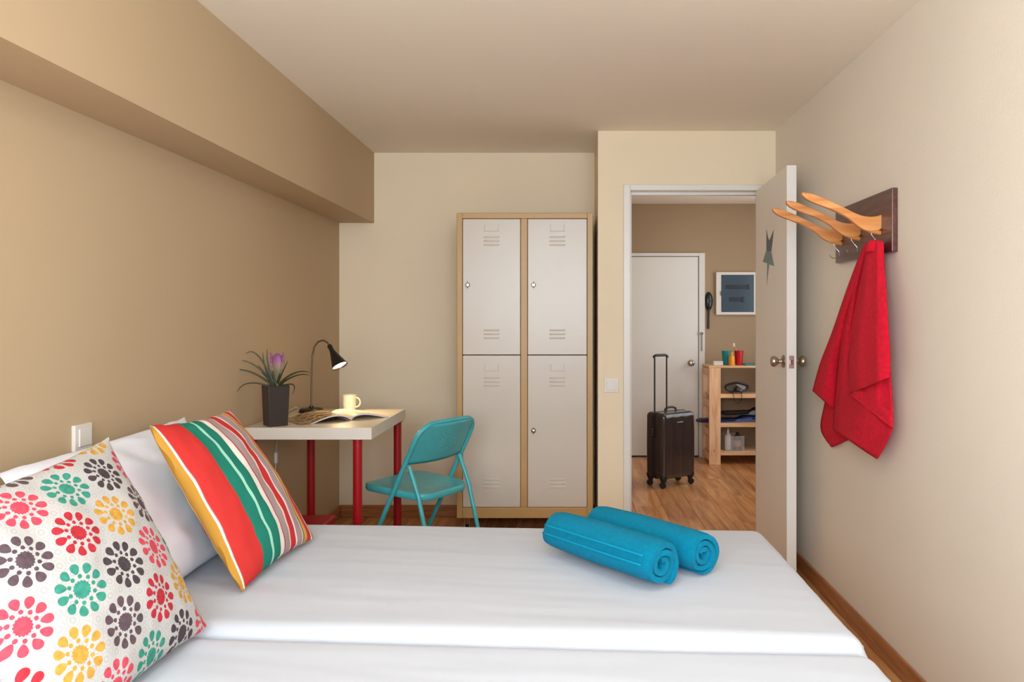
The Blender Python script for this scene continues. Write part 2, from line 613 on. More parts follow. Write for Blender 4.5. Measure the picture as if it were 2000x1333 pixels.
class Thing:
    """an Empty at the thing's base that parents its parts"""

    def __init__(self, name, loc, label=None, cat=None, group=None, kind=None, rz=0.0, local=False):
        self.o = bpy.data.objects.new(name, None)
        self.o.empty_display_size = 0.1
        COL.objects.link(self.o)
        self.o.location = loc
        self.o.rotation_euler = (0, 0, rz)
        self.org = (0, 0, 0) if local else loc
        tag(self.o, label, cat, group, kind)

    def part(self, name, g, mat, parent=None, label=None, **kw):
        o = obj(name, g, mat, parent or self.o, self.org, **kw)
        if label: o['label'] = label
        return o

    def copy(self, src, parent=None, d=(0, 0, 0)):
        c = src.copy()
        COL.objects.link(c)
        c.parent = parent or src.parent
        c.location = (src.location[0] + d[0], src.location[1] + d[1], src.location[2] + d[2])
        return c


def structure(name, g, mat, label, cat, **kw):
    return tag(obj(name, g, mat, **kw), label, cat, kind='structure')


# ------------------------------------------------------------------ the room shell
XL, XR = -1.465, 1.183            # bedroom side walls
YR, YB, YD = -0.80, 4.77, 4.215   # rear wall (window), back wall, wall with the door
YH = 6.87                         # far wall of the hall
H = 2.34
T = 0.10
HXL, HXR = 0.25, 2.20             # hall side walls

fl = structure('floor', box(XL - T, HXR + T, YR - T, YH + T, -0.10, -0.012), 'joint', 'brown laminate plank floor of bedroom and hall', 'floor')
pw, pl = 0.192, 1.26
pm = None
cols = int((HXR + T - XL) / pw) + 1
for i in range(cols):
    off = (i * 0.437) % 1.0 * pl
    x0 = XL + i * pw
    y = YR - off
    while y < YH:
        if not (x0 > XR + 0.1 and y + pl < YD) and not (x0 + pw < 0.1 and y > YB):
            if pm is None:
                pm = obj('plank', xf(box(0.0008, pw - 0.0008, 0.0008, pl - 0.0008, -0.012, 0.0), lambda p: p), 'plank', fl, bevel=0.0006)
                pk = pm
            else:
                pk = pm.copy()
                COL.objects.link(pk)
            pk.location = (x0, y, 0)
        y += pl

structure('ceiling', box(XL - T, HXR + T, YR - T, YH + T, H, H + 0.1), 'ceiling', 'cream painted ceiling', 'ceiling')
structure('wall_left', box(XL - T, XL, YR - T, YB + T, 0, H), 'tan', 'tan painted left wall behind the pillows and desk', 'wall')
structure('wall_beam', box(XL, -1.241, YR, YB, 1.889, H), 'tan', 'tan boxed beam running along the top of the left wall', 'beam')
structure('wall_back', box(XL, HXL, YB, YB + T, 0, H), 'cream', 'cream back wall behind the lockers and desk', 'wall')
structure('wall_return', box(0.174, HXL, YD + 0.14, YB, 0, H), 'cream', 'cream side of the projecting wall beside the lockers', 'wall')
OX0, OX1, OZ = 0.345, 1.116, 2.012
structure('wall_door', join(box(0.174, OX0, YD, YD + 0.14, 0, H), box(OX1, XR + 0.02, YD, YD + 0.14, 0, H), box(OX0, OX1, YD, YD + 0.14, OZ, H)),
          'cream', 'cream wall around the open doorway', 'wall')
structure('wall_right', box(XR, XR + T, YR - T, YD + 0.14, 0, H), 'right_wall', 'cream textured right wall with the coat rack', 'wall')
WX0, WX1, WZ0, WZ1 = -1.22, 1.02, 0.93, 2.23
structure('wall_rear', join(box(XL, WX0, YR - 0.12, YR, 0, H), box(WX1, XR, YR - 0.12, YR, 0, H),
                            box(WX0, WX1, YR - 0.12, YR, 0, WZ0), box(WX0, WX1, YR - 0.12, YR, WZ1, H)),
          'cream', 'cream wall with the window behind the viewer', 'wall')
wt = Thing('window_1', (-0.1, YR - 0.06, WZ0), 'white framed wide window behind the viewer', 'window', kind='structure')
for nm, g in (('window_rail', box(WX0, WX1, YR - 0.08, YR - 0.04, WZ0, WZ0 + 0.05)), ('window_rail', box(WX0, WX1, YR - 0.08, YR - 0.04, WZ1 - 0.05, WZ1)),
              ('window_stile', box(WX0, WX0 + 0.05, YR - 0.08, YR - 0.04, WZ0 + 0.05, WZ1 - 0.05)), ('window_stile', box(WX1 - 0.05, WX1, YR - 0.08, YR - 0.04, WZ0 + 0.05, WZ1 - 0.05)),
              ('window_mullion', box(-0.13, -0.07, YR - 0.08, YR - 0.04, WZ0 + 0.05, WZ1 - 0.05))):
    wt.part(nm, g, 'white_paint')
wt.part('pane', box(WX0 + 0.05, -0.13, YR - 0.063, YR - 0.057, WZ0 + 0.05, WZ1 - 0.05), 'glass')
wt.part('pane', box(-0.07, WX1 - 0.05, YR - 0.063, YR - 0.057, WZ0 + 0.05, WZ1 - 0.05), 'glass')

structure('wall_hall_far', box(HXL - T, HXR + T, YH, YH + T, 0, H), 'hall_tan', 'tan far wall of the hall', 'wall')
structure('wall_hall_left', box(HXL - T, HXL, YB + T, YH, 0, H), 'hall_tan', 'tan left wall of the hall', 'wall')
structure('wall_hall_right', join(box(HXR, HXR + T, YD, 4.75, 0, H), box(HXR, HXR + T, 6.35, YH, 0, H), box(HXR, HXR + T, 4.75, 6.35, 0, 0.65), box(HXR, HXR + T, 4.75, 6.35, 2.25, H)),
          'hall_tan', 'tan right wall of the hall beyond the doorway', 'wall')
w2 = Thing('added_hall_window', (HXR + 0.05, 5.55, 0.65), 'white framed window added for light at the unseen right end of the hall', 'window', kind='structure')  # added frame and pane around the opening of the hall fill light
for nm, g in (('window_rail', box(HXR + 0.03, HXR + 0.07, 4.75, 6.35, 0.65, 0.70)), ('window_rail', box(HXR + 0.03, HXR + 0.07, 4.75, 6.35, 2.20, 2.25)),
              ('window_stile', box(HXR + 0.03, HXR + 0.07, 4.75, 4.80, 0.70, 2.20)), ('window_stile', box(HXR + 0.03, HXR + 0.07, 6.30, 6.35, 0.70, 2.20))):
    w2.part(nm, g, 'white_paint')
w2.part('pane', box(HXR + 0.047, HXR + 0.053, 4.80, 6.30, 0.70, 2.20), 'glass')
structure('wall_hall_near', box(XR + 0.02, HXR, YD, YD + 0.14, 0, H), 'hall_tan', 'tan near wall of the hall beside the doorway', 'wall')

BBH, BBT = 0.078, 0.012


def base(name, x0, x1, y0, y1, label):
    structure(name, box(x0, x1, y0, y1, 0, BBH), 'baseboard', label, 'baseboard', bevel=0.004)


base('baseboard_right', XR - BBT, XR, YR, YD, 'brown wooden baseboard along the right wall')
base('baseboard_back', XL + BBT, 0.174, YB - BBT, YB, 'brown wooden baseboard along the back wall')
base('baseboard_left', XL, XL + BBT, YR, YB, 'brown wooden baseboard along the tan left wall')
base('baseboard_hall', 1.275, HXR, YH - BBT, YH, 'brown wooden baseboard along the hall wall behind the shelf')

# door casing and frame of the doorway
tr = Thing('trim_1', (0.70, YD, 0), 'white painted frame around the open doorway', 'door frame', kind='structure')
tr.part('casing', box(0.318, 0.357, YD - 0.014, YD, 0, 2.034), 'white_paint', bevel=0.004)
tr.part('casing', box(1.104, 1.143, YD - 0.014, YD, 0, 2.034), 'white_paint', bevel=0.004)
tr.part('casing', box(0.357, 1.104, YD - 0.014, YD, 2.0, 2.034), 'white_paint', bevel=0.004)
tr.part('jamb', box(0.345, 0.357, YD, YD + 0.14, 0, 2.0), 'white_paint')
tr.part('jamb', box(1.104, 1.116, YD, YD + 0.14, 0, 2.0), 'white_paint')
tr.part('head', box(0.345, 1.116, YD, YD + 0.14, 2.0, 2.012), 'white_paint')
tr.part('door_stop', box(0.357, 0.369, YD + 0.05, YD + 0.085, 0, 2.0), 'white_paint')
tr.part('door_stop', box(0.369, 1.104, YD + 0.05, YD + 0.085, 1.985, 2.0), 'white_paint')

# the open bedroom door, hung on the right jamb
DW, DT = 0.70, 0.045
d1 = Thing('door_1', (1.066, YD - 0.016, 0), 'beige open bedroom door with white edge and grey vinyl figure', 'door', kind='structure', rz=math.radians(-92.6), local=True)
leaf = d1.part('leaf', box(0, DW - 0.004, 0.002, DT - 0.002, 0.008, 1.996), 'door_paint', bevel=0.001)
d1.part('edge_band', box(DW - 0.004, DW, 0, DT, 0.008, 1.996), 'white_paint', label='white painted front edge')
KZ = 1.068
d1.part('lock_plate', box(DW, DW + 0.002, 0.011, 0.034, KZ - 0.030, KZ + 0.030), 'steel', label='steel lock plate')
d1.part('latch', box(DW + 0.002, DW + 0.008, 0.015, 0.028, KZ - 0.011, KZ + 0.011), 'chrome')
kprof = [(0.0, 0.0), (0.031, 0.0), (0.031, 0.004), (0.026, 0.009), (0.011, 0.012), (0.010, 0.026), (0.019, 0.032), (0.026, 0.042), (0.0265, 0.052), (0.022, 0.060), (0.014, 0.063), (0.0, 0.063)]
for side in (-1, 1):
    g = aim(lathe(kprof, 24), (DW - 0.06, 0.002 if side < 0 else DT - 0.002, KZ), (0, side, 0))
    d1.part('knob', g, 'steel', smooth=35, label='satin steel door knob')
for hz in (0.25, 1.0, 1.75):
    d1.part('hinge', tube([(0.004, DT + 0.003, hz - 0.04), (0.004, DT + 0.003, hz + 0.04)], 0.006, 10), 'steel', smooth=True)


def door_pt(px, py):
    """point of the door's near face seen at a photo position, in door coordinates (along, up)"""
    d = Vector((math.cos(math.radians(-92.6)), math.sin(math.radians(-92.6))))
    k = (px - CX) / F
    # (hx + d.x s) = k (hy + d.y s)
    s = (k * (YD - 0.016) - 1.066) / (d.x - k * d.y)
    y = YD - 0.016 + d.y * s
    return s, CZ - (py - CY) * y / F


def sticker(pts, t0, t1):
    o2 = [door_pt(1480 + x / 4.1667, 420 + y / 4.1667) for x, y in pts]
    return prism(o2, lambda a, b_, t: (a, 0.002 - t, b_), t0, t1)


dec = d1.part('wall_sticker', sticker([(68, 115), (80, 180), (92, 208), (104, 178), (128, 118), (118, 215), (108, 296), (68, 296), (68, 210)], 0.0001, 0.0007), 'sticker_dark', label='slate grey vinyl torso with two pointed arms')
d1.part('sticker_skirt', sticker([(64, 296), (108, 296), (130, 418), (84, 398), (38, 382)], 0.0001, 0.0008), 'sticker_blue', dec)
d1.part('sticker_leg', sticker([(74, 396), (92, 402), (82, 480), (70, 578)], 0.0001, 0.0007), 'sticker_blue', dec)

# hall entrance door
d2 = Thing('door_2', (0.85, YH, 0), 'off-white flush entrance door at the end of the hall', 'door', kind='structure')
HS = F / YH
d2.part('leaf', box(0.42, 1.207, YH - 0.022, YH - 0.002, 0.012, 1.846), 'hall_door_paint', bevel=0.002)
d2.part('casing', box(1.213, 1.268, YH - 0.03, YH - 0.001, 0, 1.882), 'white_paint', bevel=0.004)
d2.part('casing', box(0.36, 0.414, YH - 0.03, YH - 0.001, 0, 1.882), 'white_paint', bevel=0.004)
d2.part('casing', box(0.414, 1.213, YH - 0.03, YH - 0.001, 1.852, 1.882), 'white_paint', bevel=0.004)
d2.part('threshold', box(0.414, 1.213, YH - 0.026, YH - 0.001, 0.0, 0.011), 'dark_gap')
d2.part('knob', aim(lathe(kprof, 20), (1.142, YH - 0.022, 0.867), (0, -1, 0)), 'steel', smooth=35, label='satin steel door knob')
d2.part('door_chain', join(box(1.236, 1.244, YH - 0.042, YH - 0.03, 0.98, 1.145), box(1.205, 1.25, YH - 0.042, YH - 0.03, 1.13, 1.15)), 'steel', label='slim steel safety latch')

# ------------------------------------------------------------------ ceiling lamp of the hall (out of frame above the doorway)
hl = Thing('unseen_ceiling_lamp', (1.15, 5.35, H), 'round glass ceiling lamp lighting the hall', 'lamp')
hl.part('lamp_base', lathe([(0.0, -0.03), (0.12, -0.03), (0.13, 0.0)], 24, (1.15, 5.35, H)), 'plastic_white', smooth=True)
hl.part('lamp_dome', lathe([(0.0, -0.09), (0.06, -0.082), (0.10, -0.06), (0.115, -0.03)], 24, (1.15, 5.35, H)), 'hall_glow', smooth=True)

bl = Thing('unseen_ceiling_lamp', (0.0, 1.0, H), 'unseen round ceiling lamp added as fill light above the beds', 'lamp')  # added out of frame to fill the bedroom with light
bl.part('lamp_base', lathe([(0.0, -0.03), (0.17, -0.03), (0.18, 0.0)], 28, (0.0, 1.0, H)), 'plastic_white', smooth=True)
bl.part('lamp_dome', lathe([(0.0, -0.13), (0.09, -0.118), (0.15, -0.085), (0.175, -0.03)], 28, (0.0, 1.0, H)), 'room_fill', smooth=True)

# ------------------------------------------------------------------ two beds pushed together
def bed(name, FL, FR, NR, NL, top, label, seedz):
    t = Thing(name, ((FL[0] + FR[0]) / 2, (FL[1] + NL[1]) / 2, 0), label, 'bed', 'twin beds pushed together')
    hx, hy, hz = 0.995, 0.48, 0.14
    g = rbox(hx, hy, hz, 0.042, 80, 96, 6)

    def place(p):
        x, y, z = p
        u, v = (x + hx) / (2 * hx), (y + hy) / (2 * hy)
        # sheet wrinkles: long streaks along the bed, pleats at the foot corners
        dz = 0.0
        if z > 0:
            k = min(1.0, (z + 0.0) / 0.1)
            dz = k * (0.0020 * noise.noise(Vector((x * 1.3 + seedz, y * 9 + x * 0.8, 0.3))) + 0.0012 * noise.noise(Vector((x * 2.6, y * 19 + x * 2 + seedz, 4.1)))
                      + 0.006 * noise.noise(Vector((x * 1.3, y * 1.8, seedz)))
                      + 0.0034 * max(0.0, 0.35 - abs(noise.noise(Vector((x * 1.4 + y * 1.5, y * 9 - x * 0.6, seedz + 2.0))))) * (0.4 + noise.noise(Vector((x * 2, y * 2, 9 + seedz))))
                      + 0.0006 * noise.noise(Vector((x * 4.0, y * 30 + x * 3, seedz))))
            dz += 0.006 * math.exp(-((v - 0.06) / 0.05) ** 2) * k * (0.6 + 0.4 * noise.noise(Vector((x * 2, 0, seedz))))
        fx = fy = 0.0
        if z < 0.10:
            fy = 0.006 * noise.noise(Vector((x * 9, seedz, z * 3)))
            fx = 0.006 * noise.noise(Vector((seedz, y * 12, z * 3)))
            near = math.exp(-((u - 1.0) / 0.06) ** 2)
            fx += 0.012 * near * math.sin(y * 90) * (1 if v < 0.2 else 0.25)
        X = (NL[0] * (1 - u) + NR[0] * u) * (1 - v) + (FL[0] * (1 - u) + FR[0] * u) * v
        Y = (NL[1] * (1 - u) + NR[1] * u) * (1 - v) + (FL[1] * (1 - u) + FR[1] * u) * v
        return (X + fx, Y + fy, z + dz + top - hz)
    t.part('fitted_sheet', xf(g, place), 'sheet', smooth=80)
    x0, x1 = FL[0] + 0.04, FR[0] - 0.04
    y0, y1 = max(NL[1], NR[1]) + 0.04, min(FL[1], FR[1]) - 0.04
    t.part('bed_base', box(x0, x1, y0, y1, 0.13, top - 0.272), 'bed_base', bevel=0.01)
    for x in (x0 + 0.06, x1 - 0.06):
        for y in (y0 + 0.06, y1 - 0.06):
            t.part('leg', tube([(x, y, 0), (x, y, 0.13)], [0.02, 0.026], 12), 'pine', smooth=True)
    return t


bed('single_bed', (-1.30, 2.735), (0.692, 2.63), (0.692, 1.690), (-1.30, 1.800), 0.53, 'white-sheeted single bed holding the blue towel rolls and striped cushion', 1.3)
bed('single_bed', (-1.30, 1.792), (0.692, 1.682), (0.692, 0.74), (-1.30, 0.85), 0.522, 'white-sheeted single bed nearest the viewer, along the bottom edge', 7.7)


# ------------------------------------------------------------------ pillows and cushions
def pillow_geo(B0, B1, T0, T1, thick, n=40, power=2.2, pinch=0.06, wr=0.004, seedz=0.0, sag=0.0):
    B0, B1, T0, T1 = map(Vector, (B0, B1, T0, T1))
    nrm = ((B1 - B0).cross(T0 - B0)).normalized()
    if nrm.x < 0:
        nrm = -nrm
    V, Fc, UV = [], [], []
    ids = {}
    for side in (1, -1):
        for j in range(n + 1):
            for i in range(n + 1):
                edge = i in (0, n) or j in (0, n)
                if edge and side == -1:
                    ids[(side, i, j)] = ids[(1, i, j)]
                    continue
                a = -math.cos(PI * i / n) * 0.5 + -0.5 * (1 - 2 * i / n)
                c = -math.cos(PI * j / n) * 0.5 + -0.5 * (1 - 2 * j / n)
                u, v = a, c           # -1..1, denser at the rim
                pu = u * (1 - pinch * (1 - v * v) * u * u)
                pv = v * (1 - pinch * (1 - u * u) * v * v)
                s, t = (pu + 1) / 2, (pv + 1) / 2
                p = (B0 * (1 - s) + B1 * s) * (1 - t) + (T0 * (1 - s) + T1 * s) * t
                h = ((1 - abs(u) ** power) * (1 - abs(v) ** power))
                h = max(0.0, h) ** 0.55
                w = noise.noise(Vector((u * 2.1 + seedz, v * 2.1, side * 3.0))) * wr * 2.0 + noise.noise(Vector((u * 6 + seedz, v * 6, side * 5.0))) * wr
                rim = 0.004 * math.sin(i * 0.9 + j * 0.7) if edge else 0
                p = p + nrm * (side * (h * thick * 0.5 * (1 + sag * (-v))) + w * min(1, h * 2) + rim)
                ids[(side, i, j)] = len(V)
                V.append(tuple(p))
                UV.append(((u + 1) / 2, (v + 1) / 2))
    for side in (1, -1):
        for j in range(n):
            for i in range(n):
                qd = [ids[(side, i, j)], ids[(side, i + 1, j)], ids[(side, i + 1, j + 1)], ids[(side, i, j + 1)]]
                if side == -1:
                    qd.reverse()
                Fc.append(tuple(qd))
    return (V, Fc), UV


def cushion(name, mat, label, cat, *a, group=None, seam=None, **kw):
    g, uvl = pillow_geo(*a, **kw)
    cz = [p[2] for p in g[0]]
    org = (sum(p[0] for p in g[0]) / len(cz), sum(p[1] for p in g[0]) / len(cz), min(cz))
    o = obj(name, g, mat, None, org, smooth=True, uvs=uvl)
    tag(o, label, cat, group)
    return o


cushion('bed_pillow', 'pillow', 'plain white bed pillow against the wall behind the striped cushion', 'pillow',
        (-1.06, 1.84, 0.550), (-1.06, 2.66, 0.550), (-1.390, 1.80, 0.895), (-1.40, 2.71, 0.910), 0.17, pinch=0.03, wr=0.008, seedz=2.0, group='white bed pillows', sag=0.2)
cushion('bed_pillow', 'pillow', 'plain white bed pillow against the wall behind the flowered cushion', 'pillow',
        (-1.06, 0.92, 0.545), (-1.06, 1.74, 0.545), (-1.39, 0.90, 0.895), (-1.39, 1.77, 0.895), 0.17, pinch=0.03, wr=0.008, seedz=8.0, group='white bed pillows', sag=0.2)
cushion('striped_cushion', 'stripes', 'square cushion with red, green, mauve and ochre stripes', 'cushion',
        (-0.872, 1.985, 0.54), (-0.842, 2.475, 0.54), (-1.128, 1.995, 0.985), (-1.134, 2.50, 0.965), 0.13, pinch=0.06, wr=0.004, seedz=4.0)
cushion('flowered_cushion', 'daisy', 'square white cushion printed with multicoloured daisy rosettes', 'cushion',
        (-0.862, 1.245, 0.525), (-0.855, 1.762, 0.535), (-1.15, 1.25, 0.935), (-1.115, 1.80, 0.982), 0.16, pinch=0.075, wr=0.004, seedz=6.0, n=56)


# ------------------------------------------------------------------ rolled towels
def towel_roll(label, A, B, R, turns, phase, bands):
    A, B = Vector(A), Vector(B)
    ax = (B - A).normalized()
    side = ax.cross(Vector((0, 0, 1))).normalized()
    upv = Vector((0, 0, 1))
    L = (B - A).length
    th_ = R / (turns + 0.55)
    n = int(turns * 40)
    prof = []      # inner and outer outline of the rolled strip
    for i in range(n + 1):
        f = i / n
        a = phase + 2 * PI * turns * f
        r = R - th_ * 0.5 - (R - th_ * 1.05) * (1 - f)
        wob = 1 + 0.07 * math.sin(2 * a + phase) * (1 - f) + 0.05 * noise.noise(Vector((math.cos(a), math.sin(a), phase))) * (1 - f)
        prof.append((a, max(0.004, r * wob), f))
    nl = 26
    V, Fc = [], []

    def pt(a, r, s):
        x, z = r * math.cos(a), r * math.sin(a)
        if z < 0:
            z *= 0.93
            x *= 1.02
        bul = 1 - 0.05 * (1 - s) ** 3 + 0.03 * math.sin(PI * s) + 0.022 * noise.noise(Vector((s * 3, math.cos(a) * 1.5, math.sin(a) * 1.5 + R * 40)))
        return A + ax * (L * s) + side * (x * bul) + upv * (z * bul + R * 0.93)
    m_ = n + 1
    for k in range(nl + 1):
        s = k / nl
        endk = abs(2 * s - 1) ** 6
        for sgn in (1, -1):
            for (a, r, f) in prof:
                w = th_ * 0.47 * (1 - 0.35 * (abs(2 * s - 1) ** 20))
                jit = 0.03 * endk * noise.noise(Vector((f * 9 + phase, s, 1.0))) - 0.025 * endk * (1 - f) * (1 if s > 0.5 else -1) * 0.4
                tip = min(1.0, (1 - f) * 30 + 0.25)
                V.append(tuple(pt(a, r + sgn * w * tip, s + jit)))
    st = 2 * m_
    for k in range(nl):
        for i in range(n):
            o0 = k * st + i
            Fc.append((o0, o0 + 1, o0 + 1 + st, o0 + st))
            o1 = k * st + m_ + i
            Fc.append((o1 + 1, o1, o1 + st, o1 + 1 + st))
        for i in (0, n):
            o0, o1 = k * st + i, k * st + m_ + i
            qd = (o0, o0 + st, o1 + st, o1)
            Fc.append(qd if i == 0 else tuple(reversed(qd)))
    for k in (0, nl):
        for i in range(n):
            o0, o1 = k * st + i, k * st + m_ + i
            qd = (o0 + 1, o0, o1, o1 + 1)
            Fc.append(qd if k == 0 else tuple(reversed(qd)))
    base_ = (A + B) / 2
    t = Thing('rolled_towel', (base_.x, base_.y, A.z), label, 'towel', 'rolled turquoise towels on the bed')
    t.part('towel_roll', (V, Fc), 'blue_towel', smooth=70)
    if bands:
        for a in bands:
            pts = []
            for k in range(2, 25):
                s = k / 26
                pts.append(tuple(pt(a, R + 0.0002, s)))
            strip = []
            for da in (-0.035, 0.035):
                strip.append([tuple(pt(a + da, R * 1.0 + 0.0012, k / 26)) for k in range(1, 26)])
            nn = len(strip[0])
            g = (strip[0] + strip[1], [(i, i + 1, nn + i + 1, nn + i) for i in range(nn - 1)])
            t.part('woven_band', g, 'blue_band', smooth=True, solid=0.001)
    return t


ZB = 0.533
towel_roll('turquoise rolled towel nearer the viewer with two woven bands', (-0.035, 2.345, ZB), (0.262, 2.015, ZB), 0.074, 2.5, -1.9 - 2 * PI * 2.5, (0.50, 0.16))
towel_roll('turquoise rolled towel lying farther back against its twin', (0.105, 2.45, ZB), (0.392, 2.115, ZB), 0.070, 2.7, -1.5 - 2 * PI * 2.7, ())

# ------------------------------------------------------------------ desk
DX0, DX1, DY0, DY1, DZ = -1.452, -0.878, 3.325, 4.02, 0.784
dk = Thing('desk', (-1.16, 3.67, 0), 'small pale-topped desk on red round legs', 'desk')
top = dk.part('desk_top', box(DX0, DX1, DY0, DY1, DZ - 0.054, DZ), 'desk_top', bevel=0.002)
dk.part('edge_band', box(DX0, DX1, DY0 - 0.0012, DY0, DZ - 0.053, DZ - 0.001), 'desk_edge', top)
dk.part('edge_band', box(DX1, DX1 + 0.0012, DY0, DY1, DZ - 0.053, DZ - 0.001), 'desk_edge', top)
for x, y in ((-0.952, 3.37), (-0.909, 3.975), (-1.432, 3.37), (-1.36, 3.94)):
    lg = dk.part('leg', tube([(x, y, 0), (x, y, 0.008), (x, y, DZ - 0.054)], 0.0205, 16), 'red_leg', smooth=True)
    dk.part('foot', tube([(x, y, 0), (x, y, 0.006)], 0.023, 16), 'black', lg)
    dk.part('mounting_plate', tube([(x, y, DZ - 0.06), (x, y, DZ - 0.054)], 0.030, 16), 'red_leg', lg)

# red storage box standing on the floor under the desk
rb = Thing('storage_box', (-1.31, 3.63, 0), 'red plastic box with lid on the floor under the desk', 'box')
rb.part('box_body', join(box(-1.435, -1.19, 3.46, 3.80, 0, 0.235)), 'red_box', bevel=0.012)
rb.part('lid', box(-1.443, -1.182, 3.452, 3.808, 0.237, 0.268), 'red_box', bevel=0.010)

# ------------------------------------------------------------------ plant in its pot
pc = (-1.336, 3.40)
pt_ = Thing('potted_plant', (pc[0], pc[1], DZ), 'spiky plant with a pink bract in a square dark brown pot', 'plant')
L0, L1 = 0.042, 0.0485
potv = []
for hs_, z in ((L0, 0.0), (L1, 0.184), (L1 - 0.006, 0.184), (L1 - 0.008, 0.165)):
    potv += [(hs_ * sx_, hs_ * sy_, z) for sx_, sy_ in ((-1, -1), (1, -1), (1, 1), (-1, 1))]
potf = [(3, 2, 1, 0)]
for k in range(3):
    for i in range(4):
        a, b_ = k * 4 + i, k * 4 + (i + 1) % 4
        potf.append((a, b_, b_ + 4, a + 4))
potf.append((12, 13, 14, 15))
g = moved(rotz((potv, potf), math.radians(40)), pc[0], pc[1], DZ)
pt_.part('pot', g, 'pot', bevel=0.004)
pt_.part('soil', moved(rotz(box(-0.04, 0.04, -0.04, 0.04, 0.150, 0.170), math.radians(40)), pc[0], pc[1], DZ), 'soil')


def blade(tip, mid, w, root=None):
    """strap leaf from the pot's middle, over a control point, to its tip (offsets from the pot centre at rim height)"""
    p0 = Vector(root or (0.0, 0.0, -0.015))
    p1, p2 = Vector(mid), Vector(tip)
    n = 12
    V, Fc = [], []
    for i in range(n + 1):
        t = i / n
        p = p0 * (1 - t) ** 2 + p1 * 2 * t * (1 - t) + p2 * t * t
        d = ((p1 - p0) * (1 - t) + (p2 - p1) * t).normalized()
        sd = d.cross(Vector((0.2, -1, 0.3))).normalized()
        nn = d.cross(sd).normalized()
        ww = w * (1 - t) ** 0.7 * (1 if t > 0.08 else 0.8) + 0.0006
        c = p + nn * ww * 0.35
        for q_ in (p - sd * ww, c, p + sd * ww):
            V.append((pc[0] + q_.x, pc[1] + q_.y, DZ + 0.184 + q_.z))
    for i in range(n):
        for k in range(2):
            a = i * 3 + k
            Fc.append((a, a + 1, a + 4, a + 3))
    return V, Fc


PXM = 3.40 / F
for (tx, ty), (mx_, my_), w, dy in (((465, 722), (497, 718), .0052, -.10), ((474, 705), (505, 708), .0045, -.06), ((479, 693), (500, 672), .0042, -.03), ((516, 684), (512, 712), .0042, 0),
                                    ((561, 706), (545, 735), .0048, -.03), ((612, 728), (572, 718), .0055, -.08), ((606, 734), (575, 726), .0045, -.05), ((480, 763), (482, 735), .0032, -.12),
                                    ((577, 770), (588, 738), .0034, -.08), ((505, 690), (508, 730), .005, .01), ((548, 730), (542, 742), .006, -.05), ((513, 728), (522, 740), .006, -.05),
                                    ((501, 715), (512, 730), .006, -.02), ((520, 705), (524, 730), .006, .02)):
    tip = ((tx - 532) * PXM, dy, (755 - ty) * PXM)
    mid = ((mx_ - 532) * PXM, dy * 0.5, (755 - my_) * PXM)
    pt_.part('leaf', blade(tip, mid, w), 'leaf', smooth=True, solid=0.0012)
fl_c = ((537 - 532) * PXM, -0.01)
prof = [(0.003, -0.02), (0.006, 0.0), (0.012, 0.03), (0.022, 0.06), (0.028, 0.09), (0.0285, 0.115), (0.022, 0.135), (0.010, 0.148), (0.0, 0.152)]
g = lathe(prof, 16)
g = xf(g, lambda p: (pc[0] + fl_c[0] + p[0] * 0.86, pc[1] + fl_c[1] + p[1] * 0.45, DZ + 0.186 + p[2] * 0.96))
br = pt_.part('flower_bract', g, 'bract', smooth=True, label='pink and green paddle-shaped flower bract')
for k in range(4):
    zz = 0.06 + k * 0.02
    for s_ in (-1, 1):
        g = lathe([(0.0, 0.0), (0.006, 0.008), (0.005, 0.02), (0.0, 0.032)], 8)
        g = aim(g, (pc[0] + fl_c[0] + s_ * (0.010 + 0.012 * math.sin(PI * (k + 1) / 6)), pc[1] + fl_c[1] - 0.004, DZ + 0.186 + zz), (s_ * 0.35, 0, 1))
        pt_.part('bract_scale', g, 'bract', br, smooth=True)

# ------------------------------------------------------------------ desk lamp
lx, ly = -1.338, 3.88
lp = Thing('desk_lamp', (lx, ly, DZ), 'black desk lamp with bent gooseneck, switched on', 'lamp')
lp.part('lamp_base', lathe([(0.0, 0.0), (0.062, 0.0), (0.062, 0.012), (0.056, 0.020), (0.012, 0.026), (0.010, 0.034), (0.0, 0.034)], 28, (lx, ly, DZ)), 'lamp_black', smooth=35)
neck = [(lx, ly, DZ + 0.03)]
for px, py in ((608, 760), (609, 720), (610, 695), (614, 678), (622, 668), (632, 665), (641, 669), (646, 676)):
    p = at(px, py, ly)
    neck.append((p[0], ly - max(0, (px - 615) * 0.0006), p[2]))
lp.part('gooseneck', tube(neck, 0.0048, 10), 'gooseneck', smooth=True)
s0 = Vector(neck[-1])
s1 = Vector(at(664, 716, ly - 0.05))
sd = (s1 - s0).normalized()
SL = (s1 - s0).length
shade = [(0.0, -0.004), (0.0115, -0.004), (0.0125, 0.0), (0.0125, 0.03), (0.017, 0.045), (0.042, SL), (0.0405, SL), (0.0155, 0.047), (0.0, 0.04)]
lp.part('lamp_shade', aim(lathe(shade, 28), s0, sd), 'lamp_black', smooth=35)
lp.part('bulb', aim(lathe([(0.0, SL - 0.006), (0.03, SL - 0.007), (0.0365, SL - 0.012), (0.03, SL - 0.03), (0.0, SL - 0.035)], 24), s0, sd), 'bulb', smooth=True)
cord = [(lx - 0.05, ly, DZ + 0.012), (lx - 0.075, ly - 0.02, DZ + 0.03), (lx - 0.10, ly - 0.05, DZ + 0.012), (lx - 0.106, ly - 0.09, DZ + 0.004), (lx - 0.112, ly - 0.14, DZ + 0.004)]
lp.part('cord', tube(cord, 0.0026, 8), 'cord', smooth=True)
cord2 = [(-1.4585, 3.74, DZ - 0.06), (-1.4585, 3.72, 0.62), (-1.456, 3.70, 0.50), (-1.459, 3.69, 0.36), (-1.459, 3.66, 0.10)]
